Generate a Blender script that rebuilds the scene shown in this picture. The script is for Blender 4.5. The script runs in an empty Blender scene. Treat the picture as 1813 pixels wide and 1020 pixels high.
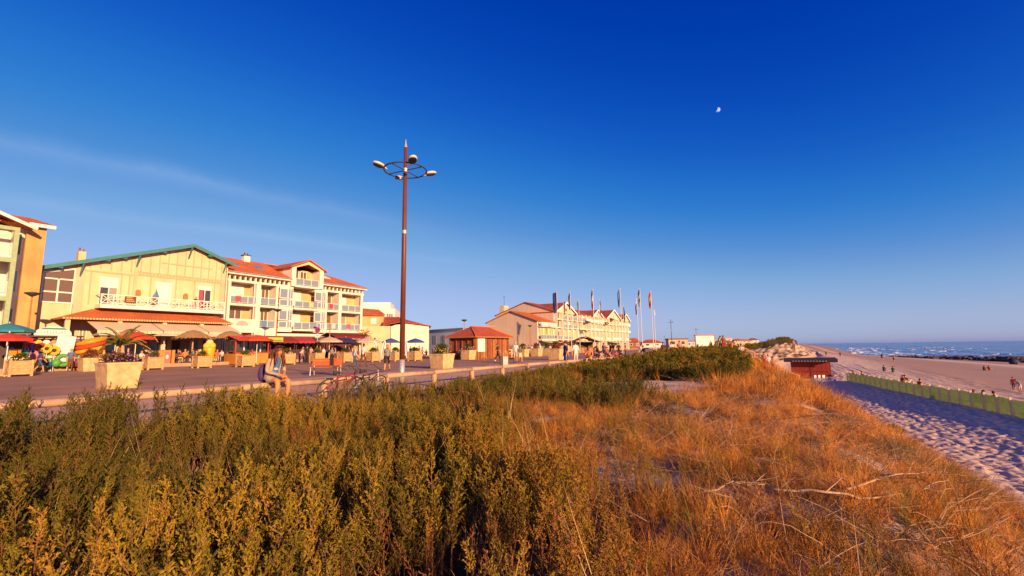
import bpy, math, random
import numpy as np
from mathutils import Matrix, Vector, Euler
R = math.radians
random.seed(7)
sc = bpy.context.scene
COL = sc.collection

# ------------------------------------------------------------------ camera
IW, IH, FOC, CZ = 1813, 1020, 806.0, 1.38
_p = math.atan(104.8 / FOC); _r = math.atan(0.0135)
_fw = Vector((0, math.cos(_p), math.sin(_p))); _u0 = Vector((0, -math.sin(_p), math.cos(_p))); _r0 = Vector((1, 0, 0))
_rt = _r0 * math.cos(_r) - _u0 * math.sin(_r); _up = _u0 * math.cos(_r) + _r0 * math.sin(_r)
cam_data = bpy.data.cameras.new('camera'); cam = bpy.data.objects.new('camera', cam_data); COL.objects.link(cam)
cam_data.sensor_width = 36; cam_data.lens = FOC / IW * 36; cam_data.clip_start = 0.05; cam_data.clip_end = 20000
cam.matrix_world = Matrix(((_rt[0], _up[0], -_fw[0], 0), (_rt[1], _up[1], -_fw[1], 0), (_rt[2], _up[2], -_fw[2], CZ), (0, 0, 0, 1)))
sc.camera = cam

# ------------------------------------------------------------------ sky, sun, exposure
SUN_EL, SUN_AZ = R(14.5), R(142.0)           # azimuth clockwise from +Y (the view direction)
world = bpy.data.worlds.new('World'); sc.world = world; world.use_nodes = True
nt = world.node_tree; bg = nt.nodes['Background']
sky = nt.nodes.new('ShaderNodeTexSky'); sky.sky_type = 'NISHITA'; sky.sun_disc = False
sky.sun_elevation = SUN_EL; sky.sun_rotation = SUN_AZ; sky.air_density = 0.6; sky.dust_density = 0.7; sky.ozone_density = 4.0
s1 = nt.nodes.new('ShaderNodeVectorMath'); s1.operation = 'SCALE'; s1.inputs['Scale'].default_value = 0.1
cv = nt.nodes.new('ShaderNodeRGBCurve'); cm = cv.mapping; cm.use_clip = False; cm.extend = 'EXTRAPOLATED'
def _curve(c, pts):
    while len(c.points) > 2: c.points.remove(c.points[1])
    c.points[0].location = pts[0]; c.points[1].location = pts[-1]
    for p in pts[1:-1]: c.points.new(*p)
_curve(cm.curves[0], [(0, 0), (.035, .001), (.058, .018), (.078, .065), (.1, .15), (.144, .28), (.2, .385), (.35, .47), (.5, .54), (1, .9)])
_curve(cm.curves[1], [(0, 0), (.03, .008), (.07, .045), (.1, .095), (.135, .18), (.2, .31), (.25, .405), (.4, .52), (.55, .60), (.8, .69), (1, .75)])
_curve(cm.curves[2], [(0, 0), (.1, .27), (.17, .41), (.3, .61), (.42, .68), (.52, .745), (.75, .86), (1, .95)])
cm.update()
s2 = nt.nodes.new('ShaderNodeVectorMath'); s2.operation = 'SCALE'; s2.inputs['Scale'].default_value = 10.0
nt.links.new(sky.outputs[0], s1.inputs[0]); nt.links.new(s1.outputs[0], cv.inputs['Color']); nt.links.new(cv.outputs[0], s2.inputs[0])
def _m(op, a, b=None, c=None):
    q = nt.nodes.new('ShaderNodeMath'); q.operation = op
    for i, x in enumerate((a, b, c)):
        if x is None: continue
        if isinstance(x, (int, float)): q.inputs[i].default_value = x
        else: nt.links.new(x, q.inputs[i])
    return q.outputs[0]
CIRRUS = (((-.2084, .2177, -.9535), (-.5874, .7517, .30), .028, .24), ((-.1519, .1652, -.9745), (-.5276, .8202, .2213), .018, .20))
tcw = nt.nodes.new('ShaderNodeTexCoord'); wisp = None        # two faint cirrus trails
for nrm, mid, wid, amt in CIRRUS:
    dd = nt.nodes.new('ShaderNodeVectorMath'); dd.operation = 'DOT_PRODUCT'; nt.links.new(tcw.outputs['Generated'], dd.inputs[0]); dd.inputs[1].default_value = nrm
    dm = nt.nodes.new('ShaderNodeVectorMath'); dm.operation = 'DOT_PRODUCT'; nt.links.new(tcw.outputs['Generated'], dm.inputs[0]); dm.inputs[1].default_value = mid
    nz = nt.nodes.new('ShaderNodeTexNoise'); nz.inputs['Scale'].default_value = 9; nz.inputs['Detail'].default_value = 7; nz.inputs['Roughness'].default_value = .6; nt.links.new(tcw.outputs['Generated'], nz.inputs['Vector'])
    off = _m('MULTIPLY_ADD', nz.outputs['Fac'], wid * 1.2, -wid * .6)
    band = _m('SUBTRACT', 1.0, _m('DIVIDE', _m('ABSOLUTE', _m('ADD', dd.outputs['Value'], off)), wid)); band = _m('POWER', _m('MAXIMUM', band, 0.0), 1.4)
    along = _m('MULTIPLY', _m('MAXIMUM', _m('SUBTRACT', dm.outputs['Value'], .86), 0.0), 7.0); along = _m('MINIMUM', along, 1.0)
    t_ = _m('MULTIPLY', _m('MULTIPLY', band, along), _m('MULTIPLY', nz.outputs['Fac'], amt)); wisp = t_ if wisp is None else _m('ADD', wisp, t_)
cmx = nt.nodes.new('ShaderNodeMix'); cmx.data_type = 'RGBA'; nt.links.new(wisp, cmx.inputs[0]); nt.links.new(s2.outputs[0], cmx.inputs[6]); cmx.inputs[7].default_value = (6.0, 7.6, 10.0, 1)
nt.links.new(cmx.outputs[2], bg.inputs[0]); bg.inputs[1].default_value = 0.05

sun_d = bpy.data.lights.new('sun', 'SUN'); sun_d.energy = 5.0; sun_d.angle = R(0.55); sun_d.color = (1.0, 0.60, 0.29)
sun = bpy.data.objects.new('sun', sun_d); COL.objects.link(sun)
TO_SUN = Vector((math.sin(SUN_AZ) * math.cos(SUN_EL), math.cos(SUN_AZ) * math.cos(SUN_EL), math.sin(SUN_EL)))
sun.rotation_euler = TO_SUN.to_track_quat('Z', 'Y').to_euler(); sun.location = TO_SUN * 60
sc.view_settings.view_transform = 'Standard'; sc.view_settings.look = 'None'; sc.view_settings.gamma = 1.0
sc.view_settings.exposure = 1.0; sc.view_settings.use_curve_mapping = False
sc.cycles.max_bounces = 5; sc.cycles.diffuse_bounces = 3; sc.cycles.glossy_bounces = 2; sc.cycles.transmission_bounces = 3
sc.cycles.transparent_max_bounces = 6; sc.cycles.caustics_reflective = False; sc.cycles.caustics_refractive = False
sc.cycles.use_denoising = True

# ------------------------------------------------------------------ the place's own axes: a runs along the coast, b towards the sea
AZ = R(31.3); UX, UY = math.sin(AZ), math.cos(AZ); NX, NY = math.cos(AZ), -math.sin(AZ)
ROT = math.atan2(UY, UX)                      # local +X along the coast, local -Y towards the sea
def AB(a, b, z=0.0): return Vector((a * UX + b * NX, a * UY + b * NY, z))
def toab(p): return (p[0] * UX + p[1] * UY, p[0] * NX + p[1] * NY)
def RAY(px, py): return (_fw * FOC + _rt * (px - IW / 2) - _up * (py - IH / 2))
def G(px, py, z=0.0):                         # where a sight line meets the level z
    d = RAY(px, py); t = (z - CZ) / d.z; return Vector((0, 0, CZ)) + d * t
def DP(px, py, depth):
    d = RAY(px, py); return Vector((0, 0, CZ)) + d * (depth / d.y)
def PX(p):
    q = Vector(p) - Vector((0, 0, CZ)); z = q.dot(_fw); return (IW / 2 + FOC * q.dot(_rt) / z, IH / 2 - FOC * q.dot(_up) / z, z)

# ------------------------------------------------------------------ materials
MATS = {}
def mat(name, col, rough=0.75, var=0.18, scale=6.0, bump=0.0, bscale=None, metal=0.0, spec=0.3, stain=None, coords='Object', detail=4, streak=0.0):
    if name in MATS: return MATS[name]
    col = tuple(c * .80 for c in col); stain = tuple(c * .8 for c in stain) if stain else None
    m = bpy.data.materials.new(name); m.use_nodes = True; n = m.node_tree; b = n.nodes['Principled BSDF']
    b.inputs['Roughness'].default_value = rough; b.inputs['Metallic'].default_value = metal; b.inputs['Specular IOR Level'].default_value = spec
    c4 = (*col, 1)
    if var > 0 or bump > 0:
        tc = n.nodes.new('ShaderNodeTexCoord'); nz = n.nodes.new('ShaderNodeTexNoise'); nz.inputs['Scale'].default_value = scale; nz.inputs['Detail'].default_value = detail
        n.links.new(tc.outputs[coords], nz.inputs['Vector'])
    if var > 0:
        cr = n.nodes.new('ShaderNodeValToRGB'); e = cr.color_ramp.elements
        e[0].position = .3; e[1].position = .7
        dk = stain if stain else tuple(x * (1 - var) for x in col)
        e[0].color = (*dk, 1); e[1].color = tuple(min(1, x * (1 + var * .5)) for x in col) + (1,)
        n.links.new(nz.outputs['Fac'], cr.inputs['Fac']); oc = cr.outputs['Color']
        if streak > 0:                                # rain streaks and weathering down the wall
            mp = n.nodes.new('ShaderNodeMapping'); mp.inputs['Scale'].default_value = (1.1, 1.1, .16); n4 = n.nodes.new('ShaderNodeTexNoise'); n4.inputs['Scale'].default_value = 1.3; n4.inputs['Detail'].default_value = 6
            n.links.new(tc.outputs[coords], mp.inputs['Vector']); n.links.new(mp.outputs[0], n4.inputs['Vector']); c2 = n.nodes.new('ShaderNodeValToRGB'); c2.color_ramp.elements[0].position = .34; c2.color_ramp.elements[1].position = .58
            c2.color_ramp.elements[0].color = (1 - streak, 1 - streak * 1.1, 1 - streak * 1.2, 1); c2.color_ramp.elements[1].color = (1, 1, 1, 1); n.links.new(n4.outputs['Fac'], c2.inputs['Fac'])
            mm = n.nodes.new('ShaderNodeMix'); mm.data_type = 'RGBA'; mm.blend_type = 'MULTIPLY'; mm.inputs[0].default_value = 1.0; n.links.new(oc, mm.inputs[6]); n.links.new(c2.outputs['Color'], mm.inputs[7]); oc = mm.outputs[2]
        n.links.new(oc, b.inputs['Base Color'])
    else: b.inputs['Base Color'].default_value = c4
    if bump > 0:
        n2 = n.nodes.new('ShaderNodeTexNoise'); n2.inputs['Scale'].default_value = bscale or scale * 4; n2.inputs['Detail'].default_value = 5
        n.links.new(tc.outputs[coords], n2.inputs['Vector'])
        bp = n.nodes.new('ShaderNodeBump'); bp.inputs['Strength'].default_value = bump; bp.inputs['Distance'].default_value = 0.03
        n.links.new(n2.outputs['Fac'], bp.inputs['Height']); n.links.new(bp.outputs['Normal'], b.inputs['Normal'])
    m.diffuse_color = c4; MATS[name] = m; return m
def flat(col, rough=0.7):
    k = 'paint_%02x%02x%02x' % tuple(int(max(0, min(1, c)) * 255) for c in col)
    return mat(k, col, rough, var=0.12, scale=9)
def glassy(name, col, rough=0.08):
    if name in MATS: return MATS[name]
    return mat(name, col, rough, var=0.0, spec=0.8)
def leafmat(name, cols, trans=0.35, world_scale=0.35, rough=0.6, drift=0.0):
    """foliage: colour varies from plant to plant and in drifts over the ground"""
    m = bpy.data.materials.new(name); m.use_nodes = True; n = m.node_tree; n.nodes.clear()
    out = n.nodes.new('ShaderNodeOutputMaterial'); mix = n.nodes.new('ShaderNodeMixShader'); mix.inputs[0].default_value = trans
    d = n.nodes.new('ShaderNodeBsdfDiffuse'); t = n.nodes.new('ShaderNodeBsdfTranslucent')
    oi = n.nodes.new('ShaderNodeObjectInfo'); ge = n.nodes.new('ShaderNodeNewGeometry'); nz = n.nodes.new('ShaderNodeTexNoise')
    nz.inputs['Scale'].default_value = world_scale; nz.inputs['Detail'].default_value = 3
    n.links.new(ge.outputs['Position'], nz.inputs['Vector'])
    ad = n.nodes.new('ShaderNodeMath'); ad.operation = 'MULTIPLY_ADD'; ad.inputs[1].default_value = 0.5
    sb = n.nodes.new('ShaderNodeMath'); sb.operation = 'MULTIPLY_ADD'; sb.inputs[1].default_value = 2.5; sb.inputs[2].default_value = -1.0
    n.links.new(nz.outputs['Fac'], sb.inputs[0]); n.links.new(oi.outputs['Random'], ad.inputs[0]); n.links.new(sb.outputs[0], ad.inputs[2])
    last = ad.outputs[0]
    if drift:                                          # the stand turns rustier towards the sea side
        sx = n.nodes.new('ShaderNodeSeparateXYZ'); n.links.new(ge.outputs['Position'], sx.inputs[0]); g2 = n.nodes.new('ShaderNodeMath'); g2.operation = 'MULTIPLY_ADD'; g2.inputs[1].default_value = drift; n.links.new(sx.outputs[0], g2.inputs[0]); n.links.new(last, g2.inputs[2]); last = g2.outputs[0]
    cr = n.nodes.new('ShaderNodeValToRGB'); e = cr.color_ramp.elements
    while len(e) > 1: e.remove(e[0])
    e[0].position = cols[0][0]; e[0].color = (*cols[0][1], 1)
    for p, c in cols[1:]:
        q = e.new(p); q.color = (*c, 1)
    n.links.new(last, cr.inputs['Fac'])
    n.links.new(cr.outputs['Color'], d.inputs['Color']); n.links.new(cr.outputs['Color'], t.inputs['Color'])
    n.links.new(d.outputs[0], mix.inputs[1]); n.links.new(t.outputs[0], mix.inputs[2]); n.links.new(mix.outputs[0], out.inputs['Surface'])
    MATS[name] = m; return m

# ------------------------------------------------------------------ mesh helpers
def tag(o, label=None, cat=None, group=None, kind=None):
    if label: o['label'] = label
    if cat: o['category'] = cat
    if group: o['group'] = group
    if kind: o['kind'] = kind
    return o
class MB:
    def __init__(s): s.v = []; s.f = []; s.mi = []; s.cur = 0
    def add(s, vs, fs):
        o = len(s.v); s.v += [tuple(p) for p in vs]; s.f += [tuple(i + o for i in f) for f in fs]; s.mi += [s.cur] * len(fs); return s
    def box(s, x0, x1, y0, y1, z0, z1):
        return s.add([(x0, y0, z0), (x1, y0, z0), (x1, y1, z0), (x0, y1, z0), (x0, y0, z1), (x1, y0, z1), (x1, y1, z1), (x0, y1, z1)],
                     [(0, 3, 2, 1), (4, 5, 6, 7), (0, 1, 5, 4), (1, 2, 6, 5), (2, 3, 7, 6), (3, 0, 4, 7)])
    def frus(s, x0, x1, y0, y1, z0, z1, d):          # box whose foot is drawn in by d on every side
        return s.add([(x0 + d, y0 + d, z0), (x1 - d, y0 + d, z0), (x1 - d, y1 - d, z0), (x0 + d, y1 - d, z0), (x0, y0, z1), (x1, y0, z1), (x1, y1, z1), (x0, y1, z1)],
                     [(0, 3, 2, 1), (4, 5, 6, 7), (0, 1, 5, 4), (1, 2, 6, 5), (2, 3, 7, 6), (3, 0, 4, 7)])
    def bar(s, p0, p1, w, h=None, up=(0, 0, 1)):
        p0, p1 = Vector(p0), Vector(p1); h = h or w; d = (p1 - p0).normalized(); upv = Vector(up)
        if abs(d.dot(upv)) > .98: upv = Vector((1, 0, 0))
        x = d.cross(upv).normalized() * (w / 2); y = x.cross(d).normalized() * (h / 2)
        vs = [p0 - x - y, p0 + x - y, p0 + x + y, p0 - x + y, p1 - x - y, p1 + x - y, p1 + x + y, p1 - x + y]
        return s.add(vs, [(0, 3, 2, 1), (4, 5, 6, 7), (0, 1, 5, 4), (1, 2, 6, 5), (2, 3, 7, 6), (3, 0, 4, 7)])
    def tube(s, pts, rad, n=8, caps=True, flat_=1.0):
        pts = [Vector(p) for p in pts]; rad = rad if isinstance(rad, (list, tuple)) else [rad] * len(pts)
        o = []; prev = None
        for i, p in enumerate(pts):
            d = (pts[min(i + 1, len(pts) - 1)] - pts[max(i - 1, 0)]).normalized()
            ref = prev if prev is not None else (Vector((0, 0, 1)) if abs(d.z) < .9 else Vector((1, 0, 0)))
            x = (ref - d * ref.dot(d))
            x = x.normalized() if x.length > 1e-5 else d.orthogonal().normalized()
            prev = x; y = d.cross(x)
            o += [p + (x * math.cos(t) + y * math.sin(t) * flat_) * rad[i] for t in [2 * math.pi * k / n for k in range(n)]]
        f = [(i * n + k, i * n + (k + 1) % n, (i + 1) * n + (k + 1) % n, (i + 1) * n + k) for i in range(len(pts) - 1) for k in range(n)]
        if caps: f += [tuple(range(n - 1, -1, -1)), tuple(range((len(pts) - 1) * n, len(pts) * n))]
        return s.add(o, f)
    def cyl(s, p0, p1, r0, r1=None, n=10): return s.tube([p0, p1], [r0, r0 if r1 is None else r1], n)
    def prism(s, poly, y0, y1):                       # polygon in x-z, pushed along y
        n = len(poly); vs = [(x, y0, z) for x, z in poly] + [(x, y1, z) for x, z in poly]
        return s.add(vs, [tuple(range(n)), tuple(range(2 * n - 1, n - 1, -1))] + [(i, i + n, (i + 1) % n + n, (i + 1) % n) for i in range(n)])
    def slab(s, pts, t):                              # any flat polygon thickened by t along its normal (downwards)
        pts = [Vector(p) for p in pts]; nrm = (pts[1] - pts[0]).cross(pts[2] - pts[0]).normalized()
        if nrm.z < 0: nrm = -nrm
        n = len(pts); vs = pts + [p - nrm * t for p in pts]
        return s.add(vs, [tuple(range(n)), tuple(range(2 * n - 1, n - 1, -1))] + [(i, i + n, (i + 1) % n + n, (i + 1) % n) for i in range(n)])
    def lathe(s, prof, n=16, c=(0, 0, 0), sx=1, sy=1):
        vs = [(c[0] + r * math.cos(2 * math.pi * k / n) * sx, c[1] + r * math.sin(2 * math.pi * k / n) * sy, c[2] + z) for r, z in prof for k in range(n)]
        f = [(i * n + k, i * n + (k + 1) % n, (i + 1) * n + (k + 1) % n, (i + 1) * n + k) for i in range(len(prof) - 1) for k in range(n)]
        f += [tuple(range(n - 1, -1, -1)), tuple(range((len(prof) - 1) * n, len(prof) * n))]
        return s.add(vs, f)
    def ball(s, c, r, n=10, m=6, jit=0.0, rng=random):
        rx, ry, rz = r if isinstance(r, (tuple, list)) else (r, r, r); vs = []
        for i in range(m + 1):
            t = math.pi * i / m
            for k in range(n):
                q = 2 * math.pi * k / n; j = 1 + (rng.uniform(-jit, jit) if 0 < i < m else 0)
                vs.append((c[0] + rx * j * math.sin(t) * math.cos(q), c[1] + ry * j * math.sin(t) * math.sin(q), c[2] - rz * j * math.cos(t)))
        f = [(i * n + k, i * n + (k + 1) % n, (i + 1) * n + (k + 1) % n, (i + 1) * n + k) for i in range(m) for k in range(n)]
        return s.add(vs, f)
    def torus(s, c, R_, r, n=20, m=8, sz=1.0):
        vs = [(c[0] + (R_ + r * math.cos(q)) * math.cos(t), c[1] + (R_ + r * math.cos(q)) * math.sin(t), c[2] + r * math.sin(q) * sz)
              for t in [2 * math.pi * i / n for i in range(n)] for q in [2 * math.pi * k / m for k in range(m)]]
        return s.add(vs, [(i * m + k, ((i + 1) % n) * m + k, ((i + 1) % n) * m + (k + 1) % m, i * m + (k + 1) % m) for i in range(n) for k in range(m)])
    def xf(s, M_):
        s.v = [tuple(M_ @ Vector(p)) for p in s.v]; return s
    def mesh(s, name, mats, smooth=False):
        me = bpy.data.meshes.new(name); me.from_pydata(s.v, [], s.f)
        for m in (mats if isinstance(mats, (list, tuple)) else [mats]): me.materials.append(m)
        if any(s.mi): me.polygons.foreach_set('material_index', s.mi)
        if smooth: me.polygons.foreach_set('use_smooth', [True] * len(s.f))
        me.update(); return me
    def build(s, name, mats, parent=None, smooth=False, loc=None, rz=0.0):
        o = bpy.data.objects.new(name, s.mesh(name, mats, smooth)); COL.objects.link(o); o.parent = parent
        if loc is not None: o.location = loc
        if rz: o.rotation_euler.z = rz
        return o
def thing(name, label, cat, loc=(0, 0, 0), rz=0.0, group=None):
    o = bpy.data.objects.new(name, None); COL.objects.link(o); o.empty_display_size = .1
    o.location = loc; o.rotation_euler.z = rz; return tag(o, label, cat, group)
def link_mesh(name, me, parent=None, loc=(0, 0, 0), rot=(0, 0, 0), scale=1.0):
    o = bpy.data.objects.new(name, me); COL.objects.link(o); o.parent = parent; o.location = loc; o.rotation_euler = rot
    o.scale = (scale,) * 3 if not isinstance(scale, (tuple, list)) else scale
    return o
def copy_tree(o, parent=None):
    c = o.copy(); COL.objects.link(c); c.parent = parent
    for ch in list(o.children): copy_tree(ch, c)
    return c
def again(o, loc, rz, label, scale=None):            # one more of the same kind, with its parts
    c = copy_tree(o); c.location = loc; c.rotation_euler.z = rz; c['label'] = label
    if scale: c.scale = (scale,) * 3
    return c
# ------------------------------------------------------------------ value noise for the terrain
def _h(i, j, s):
    n = (i * 374761393 + j * 668265263 + s * 1442695041) & 0xffffffff
    n = ((n ^ (n >> 13)) * 1274126177) & 0xffffffff
    return ((n ^ (n >> 16)) & 0xffff) / 65535.0
def vnoise(x, y, s=0):
    x = np.asarray(x, float); y = np.asarray(y, float); xi = np.floor(x).astype(np.int64); yi = np.floor(y).astype(np.int64)
    fx = x - xi; fy = y - yi; fx = fx * fx * (3 - 2 * fx); fy = fy * fy * (3 - 2 * fy)
    return (_h(xi, yi, s) * (1 - fx) + _h(xi + 1, yi, s) * fx) * (1 - fy) + (_h(xi, yi + 1, s) * (1 - fx) + _h(xi + 1, yi + 1, s) * fx) * fy
def fbm(x, y, s=0, o=3):
    r = 0; w = .5
    for k in range(o):
        r = r + w * vnoise(x, y, s + k); x = x * 2.03 + 3.1; y = y * 2.03 + 1.7; w *= .5
    return r / (1 - .5 ** o)
sm = lambda t: np.clip(t, 0, 1) ** 2 * (3 - 2 * np.clip(t, 0, 1))
def base_b(a): return np.interp(a, [-30, 5, 17.7, 32.8, 50, 67, 120, 190, 280, 420, 900, 4000], [8, 6.6, 5.4, 2.9, 1.6, .3, -1.5, 7, 11, 6, 3, 3])
def fence_b(a): return np.interp(a, [-30, 34, 62.6, 140, 4000], [23.5, 10.5, 4.7, 9, 12])
def shore_b(a): return np.interp(a, [-60, 100, 186, 245, 300, 400, 500, 1000, 4000], [95, 80, 62, 43, 30, 33, 37, 55, 110])
def crest_h(a): return np.interp(a, [-30, 0, 8, 12, 16, 21, 28, 36, 48, 65, 100, 180, 300, 600, 4000], [-.1, -.12, -.08, .0, .12, .38, .62, .68, .6, .35, .5, 2.8, 4.0, 3.0, 2.5])
BEACH_Z = -3.2
def shrub_edge(a): return np.interp(a, [-8, 1.5, 2.5, 3.6, 5.2, 7, 9.2], [.2, -.1, -.45, -1.3, -2.7, -4.1, -5.6])
def dune_z(a, b):
    a = np.asarray(a, float); b = np.asarray(b, float)
    hc = crest_h(a) + .22 * (fbm(a * .35, b * .35, 5) - .5) + .10 * (fbm(a * 1.3, b * 1.3, 9) - .5)
    up = sm((b + 10.4) / np.where(a > 60, 9, 4.5)); bb = base_b(a); w = np.interp(a, [0, 17, 33, 67, 300], [6.2, 6.0, 7.2, 7.0, 16])
    t = np.clip((b - (bb - w)) / w, 0, 1); fall = .35 * t + .65 * t * t * (3 - 2 * t)
    top = -.06 + (hc + .06) * up
    top = top - .34 * sm((shrub_edge(a) - .2 - b) / 1.6) * sm((9.6 - a) / 1.5) * sm((b + 10.6) / 1.2)
    return top + (BEACH_Z - top) * fall
def beach_z(a, b):
    a = np.asarray(a, float); b = np.asarray(b, float); bb = base_b(a); fb = fence_b(a); sb = shore_b(a)
    z = np.where(b < fb, BEACH_Z + .50 * sm((b - bb) / np.maximum(fb - bb, .1)), 0)
    f = np.clip((b - fb) / (sb - fb), 0, 2.2)
    zo = BEACH_Z + .50 + .12 * np.sin(np.clip(f * 14, 0, math.pi)) - 2.43 * np.minimum(f, 1) ** .85 - 2.2 * np.maximum(f - 1, 0)
    z = np.where(b < fb, z, zo)
    near = np.clip((b - bb) / .8, 0, 1)
    amp = np.where(b < fb + 12, 1.0, .45) * near
    k = amp * (.05 * np.abs(fbm(a * 2.4, b * 3.4, 21, 2) - .5) * 2 + .15 * (fbm(a * 5.2, b * 7.4, 31, 2) - .5) + .14 * (fbm(a * .12, b * 1.3, 41, 2) - .5))
    k = np.where(a < 110, k, k * .4)
    return z + k - .05 * near
def ground_z(a, b):
    return float(dune_z(a, b)) if b < base_b(a) else float(beach_z(a, b))
def grid(name, A, Bf, zf, material, attr=None):
    na, nb = A.shape
    X = A * UX + Bf * NX; Y = A * UY + Bf * NY; Z = zf(A, Bf)
    co = np.stack([X, Y, Z], -1).reshape(-1, 3)
    idx = np.arange(na * nb).reshape(na, nb)
    q = np.stack([idx[:-1, :-1], idx[1:, :-1], idx[1:, 1:], idx[:-1, 1:]], -1).reshape(-1, 4)
    q = q[:, ::-1]
    me = bpy.data.meshes.new(name); me.vertices.add(len(co)); me.vertices.foreach_set('co', co.ravel())
    me.loops.add(q.size); me.loops.foreach_set('vertex_index', q.ravel()); me.polygons.add(len(q))
    me.polygons.foreach_set('loop_start', np.arange(0, q.size, 4)); me.polygons.foreach_set('use_smooth', np.ones(len(q), bool))
    me.update(calc_edges=True); me.validate(); me.materials.append(material)
    if attr is not None:
        at = me.attributes.new('cover', 'FLOAT', 'POINT'); at.data.foreach_set('value', attr(A, Bf).astype(np.float32).ravel())
    if me.polygons[0].normal.z < 0: me.flip_normals()
    o = bpy.data.objects.new(name, me); COL.objects.link(o); o['kind'] = 'structure'; return o

def sand_mat(name, dry, other, grain=.35, rough0=.9, rough1=.9):
    m = bpy.data.materials.new(name); m.use_nodes = True; n = m.node_tree; b = n.nodes['Principled BSDF']; b.inputs['Roughness'].default_value = rough0
    b.inputs['Specular IOR Level'].default_value = .15
    ge = n.nodes.new('ShaderNodeNewGeometry'); at = n.nodes.new('ShaderNodeAttribute'); at.attribute_name = 'cover'
    nz = n.nodes.new('ShaderNodeTexNoise'); nz.inputs['Scale'].default_value = 2.2; nz.inputs['Detail'].default_value = 6
    n.links.new(ge.outputs['Position'], nz.inputs['Vector'])
    ad = n.nodes.new('ShaderNodeMath'); ad.operation = 'ADD'; sb = n.nodes.new('ShaderNodeMath'); sb.operation = 'MULTIPLY_ADD'; sb.inputs[1].default_value = .7; sb.inputs[2].default_value = -.35
    n.links.new(nz.outputs['Fac'], sb.inputs[0]); n.links.new(sb.outputs[0], ad.inputs[0]); n.links.new(at.outputs['Fac'], ad.inputs[1])
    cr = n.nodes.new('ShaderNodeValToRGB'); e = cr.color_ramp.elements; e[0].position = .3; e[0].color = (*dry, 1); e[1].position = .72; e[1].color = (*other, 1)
    n.links.new(ad.outputs[0], cr.inputs['Fac'])
    n3 = n.nodes.new('ShaderNodeTexNoise'); n3.inputs['Scale'].default_value = 38; n3.inputs['Detail'].default_value = 4; n.links.new(ge.outputs['Position'], n3.inputs['Vector'])
    mx = n.nodes.new('ShaderNodeMix'); mx.data_type = 'RGBA'; mx.blend_type = 'MULTIPLY'; mx.inputs[0].default_value = .35
    n.links.new(cr.outputs['Color'], mx.inputs[6]); n.links.new(n3.outputs['Fac'], mx.inputs[7])
    hs = n.nodes.new('ShaderNodeHueSaturation'); hs.inputs['Value'].default_value = 1.2; n.links.new(mx.outputs[2], hs.inputs['Color']); n.links.new(hs.outputs[0], b.inputs['Base Color'])
    bp = n.nodes.new('ShaderNodeBump'); bp.inputs['Strength'].default_value = grain; bp.inputs['Distance'].default_value = .02; n.links.new(n3.outputs['Fac'], bp.inputs['Height'])
    n.links.new(bp.outputs['Normal'], b.inputs['Normal']); MATS[name] = m; return m
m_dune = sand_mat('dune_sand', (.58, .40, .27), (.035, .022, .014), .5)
m_beach = sand_mat('beach_sand', (.62, .455, .345), (.38, .245, .185), .35)

# ------------------------------------------------------------------ where plants grow
def near_shrub(a, b):
    n = (fbm(a * .9, b * .9, 61) - .5) * 2.2 + (fbm(a * 3.1, b * 3.1, 63) - .5) * 1.0
    return np.where((a < 9.4) & (b > -10.4) & (b < shrub_edge(a) + n), 1.0, 0.0)
def mid_bush(a, b):
    n = fbm(a * .45, b * .45, 71)
    band = (a > 9.6) & (a < 15.5 + 2 * n) & (b > -9.3) & (b < -1.9 - (a - 9.6) * .55 + 1.6 * (n - .5))
    hill = (a > 16.2) & (a < 60) & (b > -9.2) & (b < -1.2 - .07 * (a - 16) + 2.4 * (n - .5))
    far = (a >= 60) & (b > -11) & (b < base_b(a) - 8.5)
    return np.where((band | hill | far) & (n > .30), 1.0, 0.0)
def bare(a, b):                                       # the open sand hollow
    d = ((a - 14.6) / 2.0) ** 2 + ((b + 4.6) / 2.6) ** 2
    return d + .5 * (fbm(a * 1.2, b * 1.2, 77) - .5) < 1.0
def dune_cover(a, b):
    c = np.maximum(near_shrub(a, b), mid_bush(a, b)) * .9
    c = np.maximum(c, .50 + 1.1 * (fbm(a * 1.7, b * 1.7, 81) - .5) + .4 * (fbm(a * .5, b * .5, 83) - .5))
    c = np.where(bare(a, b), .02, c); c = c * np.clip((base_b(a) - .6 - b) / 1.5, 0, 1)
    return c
a_near = np.concatenate([np.arange(-24, -4, 1.0), np.arange(-4, 6, .2), np.arange(6, 30, .08), np.arange(30, 46, .125), np.arange(46, 78, .3)])
g_ = [78.]; 
while g_[-1] < 3800: g_.append(g_[-1] * 1.045 + .2)
a_all = np.concatenate([a_near, np.array(g_)])
S = np.linspace(0, 1, 100); A2 = np.repeat(a_all[:, None], len(S), 1)
grid('dune', A2, -11 + (base_b(A2) + 11) * S[None, :], dune_z, m_dune, dune_cover)
Wd = np.concatenate([np.arange(0, 9, .075), np.arange(9, 12, .12), np.arange(12, 17, .2), 17 * 1.075 ** np.arange(0, 36)]); A3 = np.repeat(a_all[:, None], len(Wd), 1)
def wet(a, b):
    f = (b - fence_b(a)) / (shore_b(a) - fence_b(a)); w = np.where((f > .05), .30 + .45 * sm((f - .05) / .12), .1)
    w = w - .5 * np.exp(-((f - .52 - .1 * (fbm(a * .02, b * .05, 3) - .5)) / .07) ** 2)
    return w + .25 * (fbm(a * .05, b * .15, 14) - .5)
grid('beach', A3, base_b(A3) + Wd[None, :], lambda a, b: np.where(b <= base_b(a) + 1e-6, dune_z(a, base_b(a)), beach_z(a, b)), m_beach, wet)

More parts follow.
